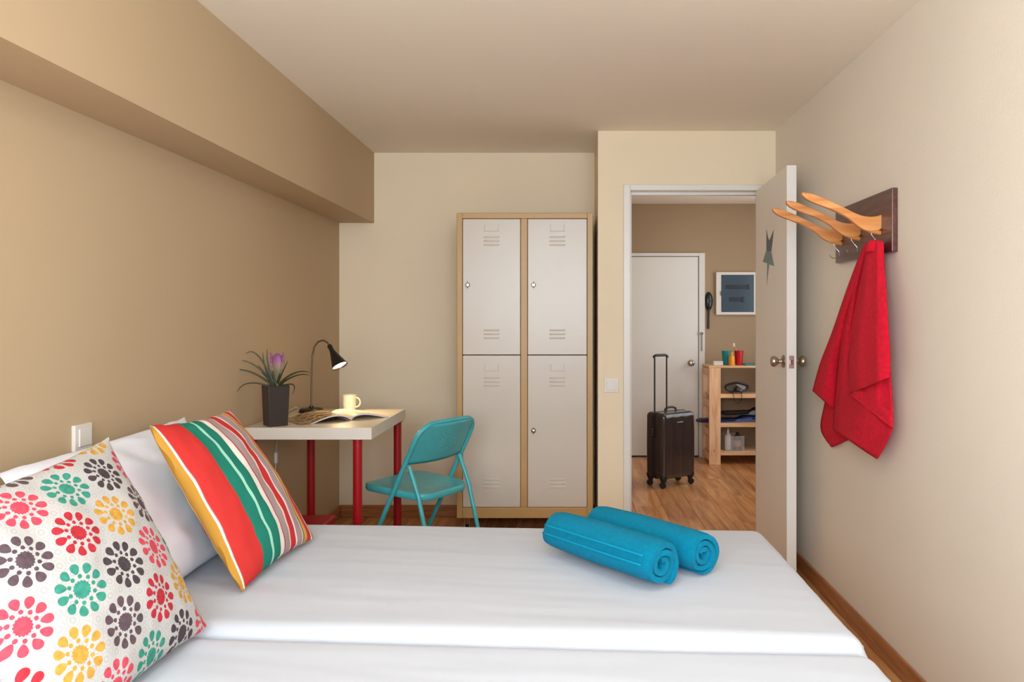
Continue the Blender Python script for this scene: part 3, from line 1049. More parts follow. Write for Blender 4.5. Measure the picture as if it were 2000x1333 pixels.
pcd = Thing('power_cord', (-1.459, 3.70, 0.10), 'thin white cord with inline switch hanging below the desk', 'cord')
pcd.part('cable', tube(cord2, 0.0026, 8), 'cord', smooth=True)
pcd.part('inline_switch', box(-1.463, -1.448, 3.700, 3.722, 0.55, 0.605), 'plastic_white', bevel=0.004)
sl = bpy.data.lights.new('desk_lamp_light', 'SPOT')
sl.energy = 4.0
sl.color = (1.0, 0.74, 0.42)
sl.spot_size = math.radians(115)
sl.spot_blend = 0.5
sl.shadow_soft_size = 0.03
slo = bpy.data.objects.new('desk_lamp_light', sl)
slo.location = Vector(s0) + sd * (SL + 0.002) - Vector(lp.org)
slo.rotation_euler = Vector((0, 0, -1)).rotation_difference(sd).to_euler()
COL.objects.link(slo)
slo.parent = lp.o

# ------------------------------------------------------------------ mug
mc = (-1.160, 3.955)
mg_ = Thing('mug', (mc[0], mc[1], DZ), 'ivory ceramic mug standing at the back of the desk', 'mug')
mg_.part('mug_body', lathe([(0.0, 0.0), (0.028, 0.0), (0.032, 0.003), (0.0365, 0.03), (0.038, 0.083), (0.036, 0.084), (0.034, 0.08), (0.031, 0.012), (0.0, 0.008)], 28, (mc[0], mc[1], DZ)), 'mug', smooth=40)
hp = [(mc[0] + 0.034 + 0.026 * math.sin(a), mc[1] - 0.01, DZ + 0.045 + 0.026 * math.cos(a)) for a in [PI * k / 10 for k in range(11)]]
hp = [(mc[0] + 0.030, mc[1] - 0.008, DZ + 0.071)] + hp[1:-1] + [(mc[0] + 0.030, mc[1] - 0.008, DZ + 0.019)]
mg_.part('handle', tube(hp, 0.0042, 8), 'mug', smooth=True)

# ------------------------------------------------------------------ open magazine
ma = math.radians(38)
wv, hv = Vector((math.cos(ma), math.sin(ma), 0)), Vector((-math.sin(ma), math.cos(ma), 0))
sp0 = Vector((-1.035, 3.56, DZ))
mz = Thing('magazine', (sp0.x - 0.08, sp0.y + 0.10, DZ), 'open magazine with a photo page lying on the desk', 'magazine')


def page(side, lift, wid, crv):
    def fn(s, t):
        x = s * wid
        z = 0.004 + lift * math.sin(PI * min(1, s * 1.02) ** crv) * (1 - 0.15 * t) + 0.004 * (1 - s)
        p = sp0 + wv * (side * x) + hv * (t * 0.275) + Vector((0, 0, z))
        return tuple(p)
    return fn


for side, wid, lift, crv, mt in ((-1, 0.195, 0.026, 0.75, 'page_photo'), (1, 0.19, 0.022, 0.6, 'page_text')):
    fn = page(side, lift, wid, crv)
    nu, nv = 20, 6
    g = sheet(nu, nv, fn)
    if side < 0:
        g = (g[0], [tuple(reversed(q_)) for q_ in g[1]])
    uvl = [(i / nu, j / nv) for j in range(nv + 1) for i in range(nu + 1)]
    pg = mz.part('page', g, mt, smooth=True, uvs=uvl, label='glossy photo page' if side < 0 else 'cream text page')
    # thickness of the page block below
    lo = [(p[0], p[1], max(DZ + 0.001, p[2] - 0.0065)) for p in g[0]]
    up_ = [(p[0], p[1], p[2] - 0.0006) for p in g[0]]
    st = nu + 1
    f_ = []
    for i in range(nu):
        f_.append((i, i + 1, len(up_) + i + 1, len(up_) + i))
        k = nv * st + i
        f_.append((k + 1, k, len(up_) + k, len(up_) + k + 1))
    for j in range(nv):
        a, b_ = j * st + nu, (j + 1) * st + nu
        f_.append((a, b_, len(up_) + b_, len(up_) + a))
        a, b_ = j * st, (j + 1) * st
        f_.append((b_, a, len(up_) + a, len(up_) + b_))
    f_ += [tuple(len(up_) + i for i in reversed(q_)) for q_ in g[1]]
    mz.part('page_block', (up_ + lo, f_), 'page_edge', smooth=30)
# loose lower leaf sliding out on the left
fn = page(-1, 0.004, 0.235, 1.0)
g = sheet(10, 4, lambda s, t: (lambda p: (p[0] - 0.012, p[1] - 0.008, DZ + 0.0015 + 0.004 * s * (1 - s)))(fn(s, t)))
mz.part('loose_leaf', g, 'page_photo', smooth=True)

# ------------------------------------------------------------------ teal folding chair
cu_ = Vector((-0.85, 0.527, 0)).normalized()
cw_ = Vector((0.527, 0.85, 0)).normalized()
cm_ = Vector((-0.583, 3.615, 0))


def cp(f, w, z):
    p = cm_ + cu_ * f + cw_ * w
    return (p.x, p.y, z)


ch = Thing('folding_chair', (cm_.x, cm_.y, 0), 'teal painted metal folding chair facing the desk', 'chair')
# main frame: front feet -> up -> over the top -> down
HWD = 0.205
fr = []


def upr(z):   # forward position of the main uprights at height z
    return 0.40 + (0.0 - 0.42) * (z / 0.78)


for z in (0.0, 0.2, 0.4, 0.6, 0.68):
    fr.append(cp(upr(z), -HWD, z))
for a in (15, 35, 55, 75, 90):
    an = math.radians(a)
    z = 0.70 + 0.078 * math.sin(an)
    fr.append(cp(upr(z), -HWD + 0.085 * (1 - math.cos(an)), z))
fr.append(cp(upr(0.782) - 0.012, 0.0, 0.782))
mir = []
for k, z in enumerate((0.0, 0.2, 0.4, 0.6, 0.68)):
    mir.append(cp(upr(z), HWD, z))
for a in (15, 35, 55, 75, 90):
    an = math.radians(a)
    z = 0.70 + 0.078 * math.sin(an)
    mir.append(cp(upr(z), HWD - 0.085 * (1 - math.cos(an)), z))
ch.part('main_frame', tube(fr + list(reversed(mir)), 0.0115, 12), 'teal', smooth=True)
# backrest panel, gently curved
bw = HWD - 0.006


def back(s, t):
    w = -bw + 2 * bw * s
    z = 0.585 + 0.19 * t
    # upper corners follow the rounded frame
    if t > 0.6:
        lim = HWD - 0.004 - 0.085 * (1 - math.cos(math.asin(min(1.0, max(0.0, (z - 0.70) / 0.078)))))
        w = max(-lim, min(lim, w))
    f = upr(z) - 0.030 * (1 - (w / bw) ** 2)
    z2 = z - 0.006 * (1 - (w / bw) ** 2) * (1 - t)
    return cp(f, w, z2)


bk = ch.part('backrest', sheet(28, 12, back), 'teal', smooth=True, solid=0.003)
# stamped sunburst of dots on the backrest
dg = []
for k in range(16):
    an = 2 * PI * k / 16
    for r_ in (0.022, 0.034, 0.046, 0.058):
        s_, t_ = 0.5 + r_ * math.cos(an) * 1.3 / (2 * bw), 0.52 + r_ * math.sin(an) / 0.19
        if 0.05 < t_ < 0.95:
            p = Vector(back(s_, t_)) - cu_ * 0.0015
            dg.append(aim(lathe([(0.0032, 0.0), (0.0022, 0.0014), (0.0, 0.0018)], 6), p, tuple(-cu_)))
o = ch.part('stamped_dots', join(*dg), 'teal', bk, smooth=True)
o['kind'] = 'stuff'
# seat
so = rrect(0.40, 0.385, 0.075, 6)


def seat_geo():
    n = len(so)
    rings = [(0.0, 0.97, -0.034), (0.0, 1.0, -0.026), (0.0, 1.0, -0.006), (0.0, 0.975, 0.0), (0.0, 0.80, -0.004), (0.0, 0.5, -0.011), (0.0, 0.2, -0.013)]
    V = []
    for _, k, dz in rings:
        for a, b_ in so:
            # a = forward, b = across; front narrower at the rear, nose lifted
            f = 0.20 + a * k
            w = b_ * k * (0.93 + 0.10 * (f / 0.40))
            V.append(cp(f, w, 0.445 + dz + 0.018 * (f / 0.4 - 0.4) + 0.010 * (abs(b_) / 0.19) ** 2 * k))
    Fc = [tuple(reversed(range(n)))]
    for r_ in range(len(rings) - 1):
        for i in range(n):
            a, b_ = r_ * n + i, r_ * n + (i + 1) % n
            Fc.append((a, b_, b_ + n, a + n))
    Fc.append(tuple((len(rings) - 1) * n + i for i in range(n)))
    return V, Fc


ch.part('seat', seat_geo(), 'teal', smooth=45)
for s_ in (-1, 1):
    w = s_ * (HWD - 0.022)
    ch.part('leg', tube([cp(upr(0.575) - 0.012, w, 0.575), cp(0.02, w, 0.44), cp(-0.10, w, 0.0)], 0.0105, 12), 'teal', smooth=True)
    ch.part('hinge_bracket', tube([cp(upr(0.575), s_ * (HWD + 0.008), 0.572), cp(upr(0.575), s_ * (HWD - 0.03), 0.572)], 0.007, 10), 'teal', smooth=True)
    ch.part('foot_cap', tube([cp(-0.10, w, 0.0), cp(-0.092, w, 0.03)], 0.0135, 12), 'black', smooth=True)
    ch.part('foot_cap', tube([cp(upr(0), s_ * HWD, 0.0), cp(upr(0.03), s_ * HWD, 0.03)], 0.0145, 12), 'black', smooth=True)
ch.part('crossbar', tube([cp(upr(0.17), -HWD, 0.17), cp(upr(0.17), HWD, 0.17)], 0.009, 10), 'teal', smooth=True)
g = join(tube([cp(-0.066, -HWD + 0.022, 0.14), cp(-0.066, HWD - 0.022, 0.14)], 0.009, 10))
ch.part('crossbar', g, 'teal', smooth=True)
fl_ = prism([(HWD - 0.03, 0.20), (HWD - 0.03, 0.13), (HWD - 0.13, 0.13)], lambda a, b_, t: cp(-0.10 + b_ * 0.26 + t, a, b_), -0.002, 0.002)
ch.part('corner_brace', fl_, 'teal')
fl_ = prism([(-HWD + 0.03, 0.20), (-HWD + 0.03, 0.13), (-HWD + 0.13, 0.13)], lambda a, b_, t: cp(-0.10 + b_ * 0.26 + t, a, b_), -0.002, 0.002)
ch.part('corner_brace', fl_, 'teal')

# ------------------------------------------------------------------ locker cabinet
LY = 4.262
LS = F / LY


def lxz(px, py):
    return (px - CX) / LS, CZ - (py - CY) / LS


X0, ZT = lxz(892, 416)
X1, Z0 = lxz(1158, 1013)
xa, za = lxz(903, 427)
xb, zm = lxz(1017, 694)
xc, zb = lxz(1030, 992)
xd, _ = lxz(1147, 0)
LB = YB - 0.012 - BBT
lk = Thing('locker_cabinet', ((X0 + X1) / 2, 4.5, 0), 'four-door metal locker with pale doors and ochre frame', 'locker')
lk.part('side_panel', box(X0, X0 + 0.004, LY + 0.012, LB, Z0, ZT), 'locker_frame')
lk.part('side_panel', box(X1 - 0.004, X1, LY + 0.012, LB, Z0, ZT), 'locker_frame')
lk.part('top_panel', box(X0 + 0.004, X1 - 0.004, LY + 0.012, LB, ZT - 0.004, ZT), 'locker_frame')
lk.part('bottom_panel', box(X0 + 0.004, X1 - 0.004, LY + 0.012, LB, Z0, Z0 + 0.004), 'locker_frame')
lk.part('back_panel', box(X0 + 0.004, X1 - 0.004, LB - 0.004, LB, Z0 + 0.004, ZT - 0.004), 'locker_frame')
lk.part('inner_divider', box((xb + xc) / 2 - 0.003, (xb + xc) / 2 + 0.003, LY + 0.03, LB - 0.004, Z0 + 0.004, ZT - 0.004), 'dark_gap')
for g in (box(X0, xa, LY, LY + 0.012, Z0, ZT), box(xb, xc, LY, LY + 0.012, zb, za), box(xd, X1, LY, LY + 0.012, Z0, ZT)):
    lk.part('frame_stile', g, 'locker_frame', bevel=0.003)
for g in (box(xa, xd, LY, LY + 0.012, za, ZT), box(xa, xd, LY, LY + 0.012, Z0, zb)):
    lk.part('frame_rail', g, 'locker_frame', bevel=0.003)
lk.part('shelf', box(X0 + 0.006, X1 - 0.006, LY + 0.028, LB - 0.006, zm - 0.005, zm + 0.003), 'dark_gap')
GP = 0.0022
LW = 0.094
louver_mesh = None
for (dx0, dx1) in ((xa, xb), (xc, xd)):
    for upper in (True, False):
        z1, z0 = (za, zm) if upper else (zm, zb)
        dr = lk.part('locker_door', box(dx0 + GP, dx1 - GP, LY + 0.002, LY + 0.020, z0 + GP, z1 - GP), 'locker_door', bevel=0.0025)
        cxm = (dx0 + dx1) / 2
        oy = 445 if upper else 718
        groups = (471, 653) if upper else (746, 945)
        for gc in groups:
            for k in (-1, 0, 1):
                zc = CZ - (gc + k * 7.6 - CY) / LS
                if louver_mesh is None:
                    prof = [(-0.0062, 0.0), (-0.004, 0.0012), (0.0, 0.0030), (0.003, 0.0034), (0.0055, 0.0)]
                    V, Fc = [], []
                    for xx, kk in ((-LW / 2, 0.05), (-LW / 2 + 0.010, 1), (LW / 2 - 0.010, 1), (LW / 2, 0.05)):
                        V += [(xx, -d_ * kk, zz) for zz, d_ in prof]
                    for i in range(3):
                        for j in range(4):
                            a = i * 5 + j
                            Fc.append((a, a + 1, a + 6, a + 5))
                    louver_mesh = obj('louver', (V, Fc), 'locker_door', dr, smooth=60)
                    lv = louver_mesh
                else:
                    lv = louver_mesh.copy()
                    COL.objects.link(lv)
                    lv.parent = dr
                lv.location = (cxm - lk.org[0], LY + 0.0022 - lk.org[1], zc - lk.org[2])
        # pressed card holder
        zc = CZ - (oy - CY) / LS
        g = join(box(cxm - 0.042, cxm - 0.036, LY - 0.001, LY + 0.003, zc - 0.018, zc + 0.018), box(cxm + 0.036, cxm + 0.042, LY - 0.001, LY + 0.003, zc - 0.018, zc + 0.018),
                 box(cxm - 0.042, cxm + 0.042, LY - 0.001, LY + 0.003, zc - 0.022, zc - 0.018))
        lk.part('card_holder', g, 'locker_door', dr, bevel=0.0015)
        # cylinder lock with turning grip
        px, py = (913 if dx0 == xa else 1042), (557 if upper else 842)
        kx, kz = lxz(px, py)
        g = aim(lathe([(0.0, 0.0), (0.015, 0.0), (0.014, 0.004), (0.010, 0.007), (0.009, 0.016), (0.0, 0.017)], 18), (kx, LY + 0.003, kz), (0, -1, 0))
        lo_ = lk.part('lock', g, 'chrome' if upper else 'steel', dr, smooth=40)
        g = prism([(0.004, 0.0), (0.0, 0.024), (-0.004, 0.0), (0.0, -0.024)], lambda a, b_, t: (kx + a, t, kz + b_), LY - 0.004, LY + 0.0025)
        lk.part('lock_flag', g, 'dark_steel', dr)
cf = None
for cx_, cy_ in ((X0 + 0.055, LY + 0.055), (X1 - 0.055, LY + 0.055), (X0 + 0.055, LB - 0.06), (X1 - 0.055, LB - 0.06)):
    g = join(tube([(cx_ - 0.010, cy_, 0.038), (cx_ + 0.010, cy_, 0.038)], 0.038, 20))
    cs = lk.part('caster', join(box(cx_ - 0.028, cx_ + 0.028, cy_ - 0.028, cy_ + 0.028, Z0 - 0.005, Z0),
                                box(cx_ - 0.016, cx_ - 0.012, cy_ - 0.02, cy_ + 0.02, 0.03, Z0 - 0.005), box(cx_ + 0.012, cx_ + 0.016, cy_ - 0.02, cy_ + 0.02, 0.03, Z0 - 0.005)), 'chrome', bevel=0.001)
    lk.part('caster_wheel', g, 'black', cs, smooth=40)

# ------------------------------------------------------------------ wall plates
pl_ = Thing('wall_socket', (XL, 2.232, 0.915), 'white wall socket plate above the pillows on the tan wall', 'socket')
pl_.part('plate', box(XL, XL + 0.012, 2.192, 2.272, 0.877, 0.955), 'plastic_white', bevel=0.002)
pl_.part('socket_cover', box(XL + 0.012, XL + 0.017, 2.206, 2.262, 0.889, 0.943), 'plastic_white', bevel=0.002)
sw = Thing('light_switch', (0.249, YD, 0.897), 'white light switch on the wall beside the door frame', 'light switch')
sw.part('plate', box(0.209, 0.290, YD - 0.009, YD, 0.855, 0.938), 'plastic_white', bevel=0.002)
sw.part('rocker', box(0.222, 0.277, YD - 0.013, YD - 0.009, 0.868, 0.925), 'plastic_white', bevel=0.0015)

# ------------------------------------------------------------------ coat rack made of hanger halves
BXF = XR - 0.022
rk = Thing('coat_rack', (XR, 2.94, 1.515), 'dark wood coat rack with three wooden hanger arms', 'coat rack')
rk.part('back_board', box(BXF, XR, 2.655, 3.215, 1.512, 1.742), 'rack_board', bevel=0.003)
OUT = [(612, 170), (700, 178), (780, 200), (870, 238), (960, 275), (1065, 325), (1170, 375), (1240, 412), (1300, 440), (1360, 462), (1420, 474), (1475, 478), (1530, 474), (1590, 460), (1645, 440),
       (1652, 490), (1648, 540), (1636, 590), (1612, 626), (1580, 650), (1536, 664), (1490, 668), (1440, 660), (1400, 645), (1354, 620), (1310, 590), (1255, 545), (1200, 500), (1130, 455), (1060, 420),
       (980, 386), (900, 355), (810, 322), (720, 288), (660, 252), (620, 212)]
AY = 2.755
pts2 = []
for x, y in OUT:
    p = at(1470 + x / 6.45, 350 + y / 6.45, AY)
    pts2.append((p[0], p[2]))
arm0 = None
for k, yy in enumerate((AY, 2.95, 3.145)):
    if arm0 is None:
        g = prism(pts2, lambda a, b_, t: (a, t, b_), AY - 0.011, AY + 0.011)
        arm0 = rk.part('hanger_arm', g, 'hanger', bevel=0.004)
        a_ = arm0
        # peg joining the arm to the board
        peg = rk.part('peg', tube([(1.120, AY, 1.600), (BXF + 0.002, AY, 1.590)], 0.009, 10), 'hanger', arm0, smooth=True)
        hk0 = at(1702, 452, AY)
        hk = [(hk0[0] - 0.004, AY, hk0[2] + 0.01), (hk0[0], AY, hk0[2] - 0.012), (hk0[0] + 0.010, AY, hk0[2] - 0.026), (hk0[0] + 0.022, AY - 0.002, hk0[2] - 0.040), (hk0[0] + 0.024, AY - 0.004, hk0[2] - 0.056),
              (hk0[0] + 0.014, AY - 0.006, hk0[2] - 0.067), (hk0[0] - 0.002, AY - 0.007, hk0[2] - 0.070), (hk0[0] - 0.016, AY - 0.008, hk0[2] - 0.064), (hk0[0] - 0.022, AY - 0.008, hk0[2] - 0.052)]
        hook = rk.part('hook', tube(hk, 0.0017, 8), 'chrome', arm0, smooth=True)
    else:
        a_ = rk.copy(arm0, d=(0, yy - AY, 0))
        rk.copy(peg, a_)
        rk.copy(hook, a_)


# ------------------------------------------------------------------ red towel hanging from the nearest hook
def wallpt(px, py, d):
    x = XR - d
    y = x * F / (px - CX)
    return (x, y, CZ - (py - CY) * y / F)


def curve(pts, t):
    seg = [0.0]
    for a, b_ in zip(pts, pts[1:]):
        seg.append(seg[-1] + math.hypot(b_[0] - a[0], b_[1] - a[1]))
    L = t * seg[-1]
    for i in range(len(pts) - 1):
        if L <= seg[i + 1] + 1e-9:
            k = (L - seg[i]) / max(1e-9, seg[i + 1] - seg[i])
            # Catmull-Rom for a soft outline
            p0, p1, p2, p3 = pts[max(0, i - 1)], pts[i], pts[i + 1], pts[min(len(pts) - 1, i + 2)]
            return tuple(0.5 * ((2 * p1[c]) + (-p0[c] + p2[c]) * k + (2 * p0[c] - 5 * p1[c] + 4 * p2[c] - p3[c]) * k * k + (-p0[c] + 3 * p1[c] - 3 * p2[c] + p3[c]) * k ** 3) for c in (0, 1))
    return pts[-1]


def layer(Lp, Rp, dfun, nu=18, nv=44, seedz=0.0):
    def fn(s, t):
        a, b_ = curve(Lp, t), curve(Rp, t)
        px, py = a[0] + (b_[0] - a[0]) * s, a[1] + (b_[1] - a[1]) * s
        d = dfun(s, t) + 0.003 * noise.noise(Vector((s * 3, t * 6, seedz)))
        return wallpt(px, py, d)
    return sheet(nu, nv, fn)


rt = Thing('hanging_towel', (1.12, 2.78, 0.70), 'crimson terry towel hanging from the coat rack', 'towel')
ly0 = layer([(1700, 486), (1655, 600), (1624, 700), (1613, 780), (1604, 838), (1625, 874)], [(1712, 486), (1700, 600), (1690, 700), (1682, 780), (1672, 840), (1662, 857)],
            lambda s, t: 0.010 + 0.022 * (1 - t) ** 2 + 0.004 * math.sin(s * 7), seedz=1)
ly1 = layer([(1686, 484), (1657, 560), (1626, 650), (1603, 710), (1588, 764)], [(1698, 480), (1675, 560), (1653, 650), (1640, 720), (1631, 802)],
            lambda s, t: 0.040 + 0.016 * math.sin(s * PI * 0.8 + 0.2) - 0.042 * s ** 4 * min(1, t * 2.5) + 0.006 * math.sin(s * 8 - 1) * t, seedz=2)
ly2 = layer([(1690, 476), (1666, 560), (1646, 650), (1637, 720), (1631, 790), (1628, 840)],
            [(1724, 472), (1729, 560), (1734, 650), (1739, 740), (1743, 812), (1738, 850), (1713, 897)],
            lambda s, t: 0.052 + 0.020 * min(1, t * 3) * math.sin(min(1, s * 5.5) * PI * 0.5) - 0.030 * (1 - min(1, s * 9)) ** 1.5 * min(1, t * 3)
            - 0.034 * math.exp(-((s - 0.17) / 0.055) ** 2) * min(1, t * 4) * max(0, 1 - t * 1.1) - 0.018 * max(0, s - 0.75) * 4 * min(1, t * 3)
            + 0.008 * math.sin(s * 9 + t * 4) * t, nu=40, seedz=3)
ly3 = layer([(1697, 472), (1680, 560), (1665, 650), (1657, 715), (1660, 770)], [(1722, 471), (1730, 560), (1736, 650), (1739, 700), (1738, 737)],
            lambda s, t: 0.060 + 0.036 * min(1, t * 2.2) * math.sin(min(1, s * 3.2) * PI * 0.5) - 0.012 * min(1, t * 3) * (1 - t ** 5) * (1 - min(1, s * 8)) - 0.034 * max(0, s - 0.72) * 3.5 * (0.3 + 0.7 * t) + 0.006 * math.sin(s * 6 + 2) * t, nu=28, seedz=4)
ly4 = layer([(1680, 760), (1660, 771)], [(1743, 808), (1743, 838)], lambda s, t: 0.082 - 0.028 * s + 0.010 * t, nu=16, nv=8, seedz=5)
for nm, g in (('towel_back_fold', ly0), ('towel_left_fold', ly1), ('towel_main_fold', ly2), ('towel_front_flap', ly3), ('towel_hem_fold', ly4)):
    rt.part(nm, g, 'red_towel', smooth=True, solid=0.007)
# the gathered top over the hook
g = lathe([(0.0, 0.0), (0.014, -0.001), (0.026, -0.008), (0.032, -0.02), (0.034, -0.04)], 18)
tp = wallpt(1707, 470, 0.056)
g = xf(g, lambda p: (tp[0] + p[0] * 0.75, tp[1] + p[1] * 1.15, tp[2] + p[2]))
rt.part('gathered_top', g, 'red_towel', smooth=True, solid=0.005)

# ------------------------------------------------------------------ hall: suitcase
SC = Vector((0.792, 5.70, 0))
su = Thing('suitcase', (SC.x, SC.y, 0), 'glossy dark brown hard-shell suitcase with raised handle', 'suitcase', rz=math.radians(35), local=True)
SW, SD, SH, SB = 0.335, 0.205, 0.50, 0.065
zc = SB + SH / 2
g = rbox(SW / 2, SD / 2, SH / 2, 0.035, 34, 16, 20)


def ribs(p):
    x, y, z = p
    d = 0.0
    if abs(y) > SD / 2 - 0.03:
        s = math.sin((x / SW) * 2 * PI * 3.5)
        d = -0.006 * max(0, s) * (1 - (abs(z) / (SH / 2)) ** 4)
    bulge = 1 + 0.04 * (1 - (2 * z / SH) ** 2)
    return (x * (1 + 0.02 * (1 - (2 * z / SH) ** 2)), (y + (d if y > 0 else -d)) * bulge, z + zc)


su.part('shell', xf(g, ribs), 'case', smooth=60)
zp = rrect(SW * 1.04 + 0.004, SH + 0.006, 0.038, 5)
su.part('zip_band', prism(zp, lambda a, b_, t: (a, t, b_ + zc), -0.012, 0.012), 'case_dark', bevel=0.003)
for sx_ in (-1, 1):
    for sy_ in (-1, 1):
        cx_, cy_ = sx_ * (SW / 2 - 0.03), sy_ * (SD / 2 - 0.03)
        hsg = su.part('wheel_housing', lathe([(0.0, 0.034), (0.013, 0.034), (0.02, 0.05), (0.032, 0.08), (0.03, 0.10), (0.0, 0.10)], 14, (cx_, cy_, 0)), 'case_dark', smooth=40)
        w0 = aim(lathe([(0.0, -0.012), (0.02, -0.012), (0.024, -0.008), (0.024, 0.008), (0.02, 0.012), (0.0, 0.012)], 18), (cx_ + 0.008 * sx_, cy_, 0.0242), (0.5, 1, 0))
        su.part('wheel', w0, 'black', hsg, smooth=40)
HX = -0.035
for s_ in (-1, 1):
    su.part('handle_rod', tube([(HX + s_ * 0.062, SD / 2 - 0.03, SB + SH - 0.01), (HX + s_ * 0.062, SD / 2 - 0.03, 0.98)], 0.0062, 10), 'steel' if False else 'case_dark', smooth=True)
su.part('pull_grip', tube([(HX - 0.07, SD / 2 - 0.03, 0.972), (HX - 0.066, SD / 2 - 0.03, 0.985), (HX - 0.05, SD / 2 - 0.03, 0.992), (HX + 0.05, SD / 2 - 0.03, 0.992), (HX + 0.066, SD / 2 - 0.03, 0.985), (HX + 0.07, SD / 2 - 0.03, 0.972)], 0.0105, 10), 'black', smooth=True)
su.part('carry_handle', tube([(-0.06, 0.0, SB + SH - 0.004), (-0.05, 0.0, SB + SH + 0.022), (-0.02, 0.0, SB + SH + 0.03), (0.02, 0.0, SB + SH + 0.03), (0.05, 0.0, SB + SH + 0.022), (0.06, 0.0, SB + SH - 0.004)], 0.008, 10), 'case_dark', smooth=True)
su.part('combination_lock', box(-SW / 2 * 1.04 - 0.008, -SW / 2, -0.016, 0.016, zc + 0.06, zc + 0.15), 'case_dark', bevel=0.003)
for k in range(3):
    su.part('lock_dial', aim(lathe([(0.0, 0), (0.006, 0), (0.006, 0.003), (0.0, 0.003)], 10), (-SW / 2 * 1.04 - 0.008, 0.0, zc + 0.085 + k * 0.02), (-1, 0, 0)), 'steel')
su.part('badge', box(-0.03, 0.03, -SD / 2 * 1.04 - 0.003, -SD / 2 - 0.001, zc + 0.172, zc + 0.18), 'steel', bevel=0.001)

# ------------------------------------------------------------------ hall: pine shelf unit and what stands on it
SY0, SY1, SX0, SX1 = 6.47, 6.80, 1.237, 1.98
sh = Thing('shelf_unit', ((SX0 + SX1) / 2, 6.63, 0), 'low unfinished pine shelf unit in the hall', 'shelf')
STP = 0.862
for x in (SX0, SX1 - 0.10):
    sh.part('post', box(x, x + 0.10, SY0, SY0 + 0.028, 0, STP - 0.016), 'pine', bevel=0.002)
for x in (SX0, SX1 - 0.10):
    sh.part('post', box(x, x + 0.10, SY1 - 0.028, SY1, 0, STP - 0.016), 'pine', bevel=0.002)
SHZ = (STP, 0.612, 0.358, 0.112)
for x in (SX0, SX1 - 0.02):
    for z in (STP - 0.085, 0.50, 0.25, 0.03):
        sh.part('side_slat', box(x, x + 0.02, SY0 + 0.028, SY1 - 0.028, z, z + 0.06), 'pine_x', bevel=0.002)
for i, z in enumerate(SHZ):
    x0, x1 = (SX0 - 0.004, SX1 + 0.004) if i == 0 else (SX0 + 0.021, SX1 - 0.021)
    y0, y1 = (SY0 - 0.003, SY1 + 0.003) if i == 0 else (SY0 + 0.0285, SY1 - 0.0285)
    sh.part('shelf_board', box(x0, x1, y0, y1, z - 0.016, z), 'pine_x', bevel=0.002)
    if i:
        sh.part('shelf_lip', box(SX0 + 0.1005, SX1 - 0.1005, SY0 + 0.004, SY0 + 0.028, z - 0.030, z + 0.004), 'pine_x', bevel=0.002)

YI = 6.60


def ix(px, y=YI):
    return (px - CX) * y / F


# soap box
sbx = ix(1402)
sb_ = Thing('soap_box', (sbx, YI, STP), 'small white soap box on the shelf top', 'soap box')
sb_.part('soap_box_base', box(sbx - 0.043, sbx + 0.043, YI - 0.03, YI + 0.03, STP, STP + 0.022), 'plastic_white', bevel=0.005)
sb_.part('soap_box_lid', box(sbx - 0.044, sbx + 0.044, YI - 0.031, YI + 0.031, STP + 0.0225, STP + 0.036), 'plastic_white', bevel=0.006)


def cup(px, y, mat, label, r, h, name='cup'):
    x = ix(px, y)
    t = Thing(name, (x, y, STP), label, 'cup', 'plastic cups on the shelf top')
    t.part('cup_body', lathe([(0.0, 0.0), (r * 0.72, 0.0), (r * 0.75, 0.004), (r, h), (r - 0.003, h), (r * 0.70, 0.006), (0.0, 0.006)], 22, (x, y, STP)), mat, smooth=40)
    t.part('rim', lathe([(r, h - 0.004), (r + 0.002, h - 0.002), (r + 0.001, h + 0.001), (r - 0.003, h)], 22, (x, y, STP)), mat, smooth=True)
    return x


cup(1418, 6.62, 'teal_cup', 'teal plastic cup on the shelf top', 0.040, 0.125)
rx = cup(1443, 6.60, 'red_cup', 'red plastic cup on the shelf top', 0.040, 0.128)
ox = ix(1429, 6.55)
ob = Thing('lotion_bottle', (ox, 6.55, STP), 'small orange bottle standing between the two cups', 'bottle')
ob.part('bottle_body', lathe([(0.0, 0.0), (0.024, 0.0), (0.026, 0.004), (0.026, 0.072), (0.022, 0.084), (0.011, 0.09), (0.011, 0.10), (0.0, 0.10)], 18, (ox, 6.55, STP)), 'orange', smooth=40)
ob.part('cap', lathe([(0.0, 0.10), (0.013, 0.10), (0.012, 0.118), (0.0, 0.12)], 14, (ox, 6.55, STP)), 'orange', smooth=40)
tb = Thing('toothbrush', (rx - 0.02, 6.60, STP + 0.01), 'orange toothbrush leaning in the red cup', 'toothbrush')
tb.part('handle', tube([(rx + 0.012, 6.60, STP + 0.012), (rx - 0.030, 6.598, STP + 0.15), (rx - 0.036, 6.598, STP + 0.175)], 0.0042, 8), 'orange', smooth=True)
tb.part('bristles', box(rx - 0.050, rx - 0.037, 6.592, 6.604, STP + 0.165, STP + 0.196), 'plastic_white')
tx0, tx1 = ix(1452, 6.58), 1.86
tf = Thing('folded_cloth', ((tx0 + tx1) / 2, 6.62, STP), 'flat folded teal cloth on the shelf top behind the door edge', 'cloth')
tf.part('cloth_layer', box(tx0, tx1, 6.53, 6.72, STP, STP + 0.006), 'teal_cup', bevel=0.002)
tf.part('cloth_layer', box(tx0 + 0.006, tx1 - 0.01, 6.535, 6.715, STP + 0.0062, STP + 0.012), 'teal_cup', bevel=0.002)

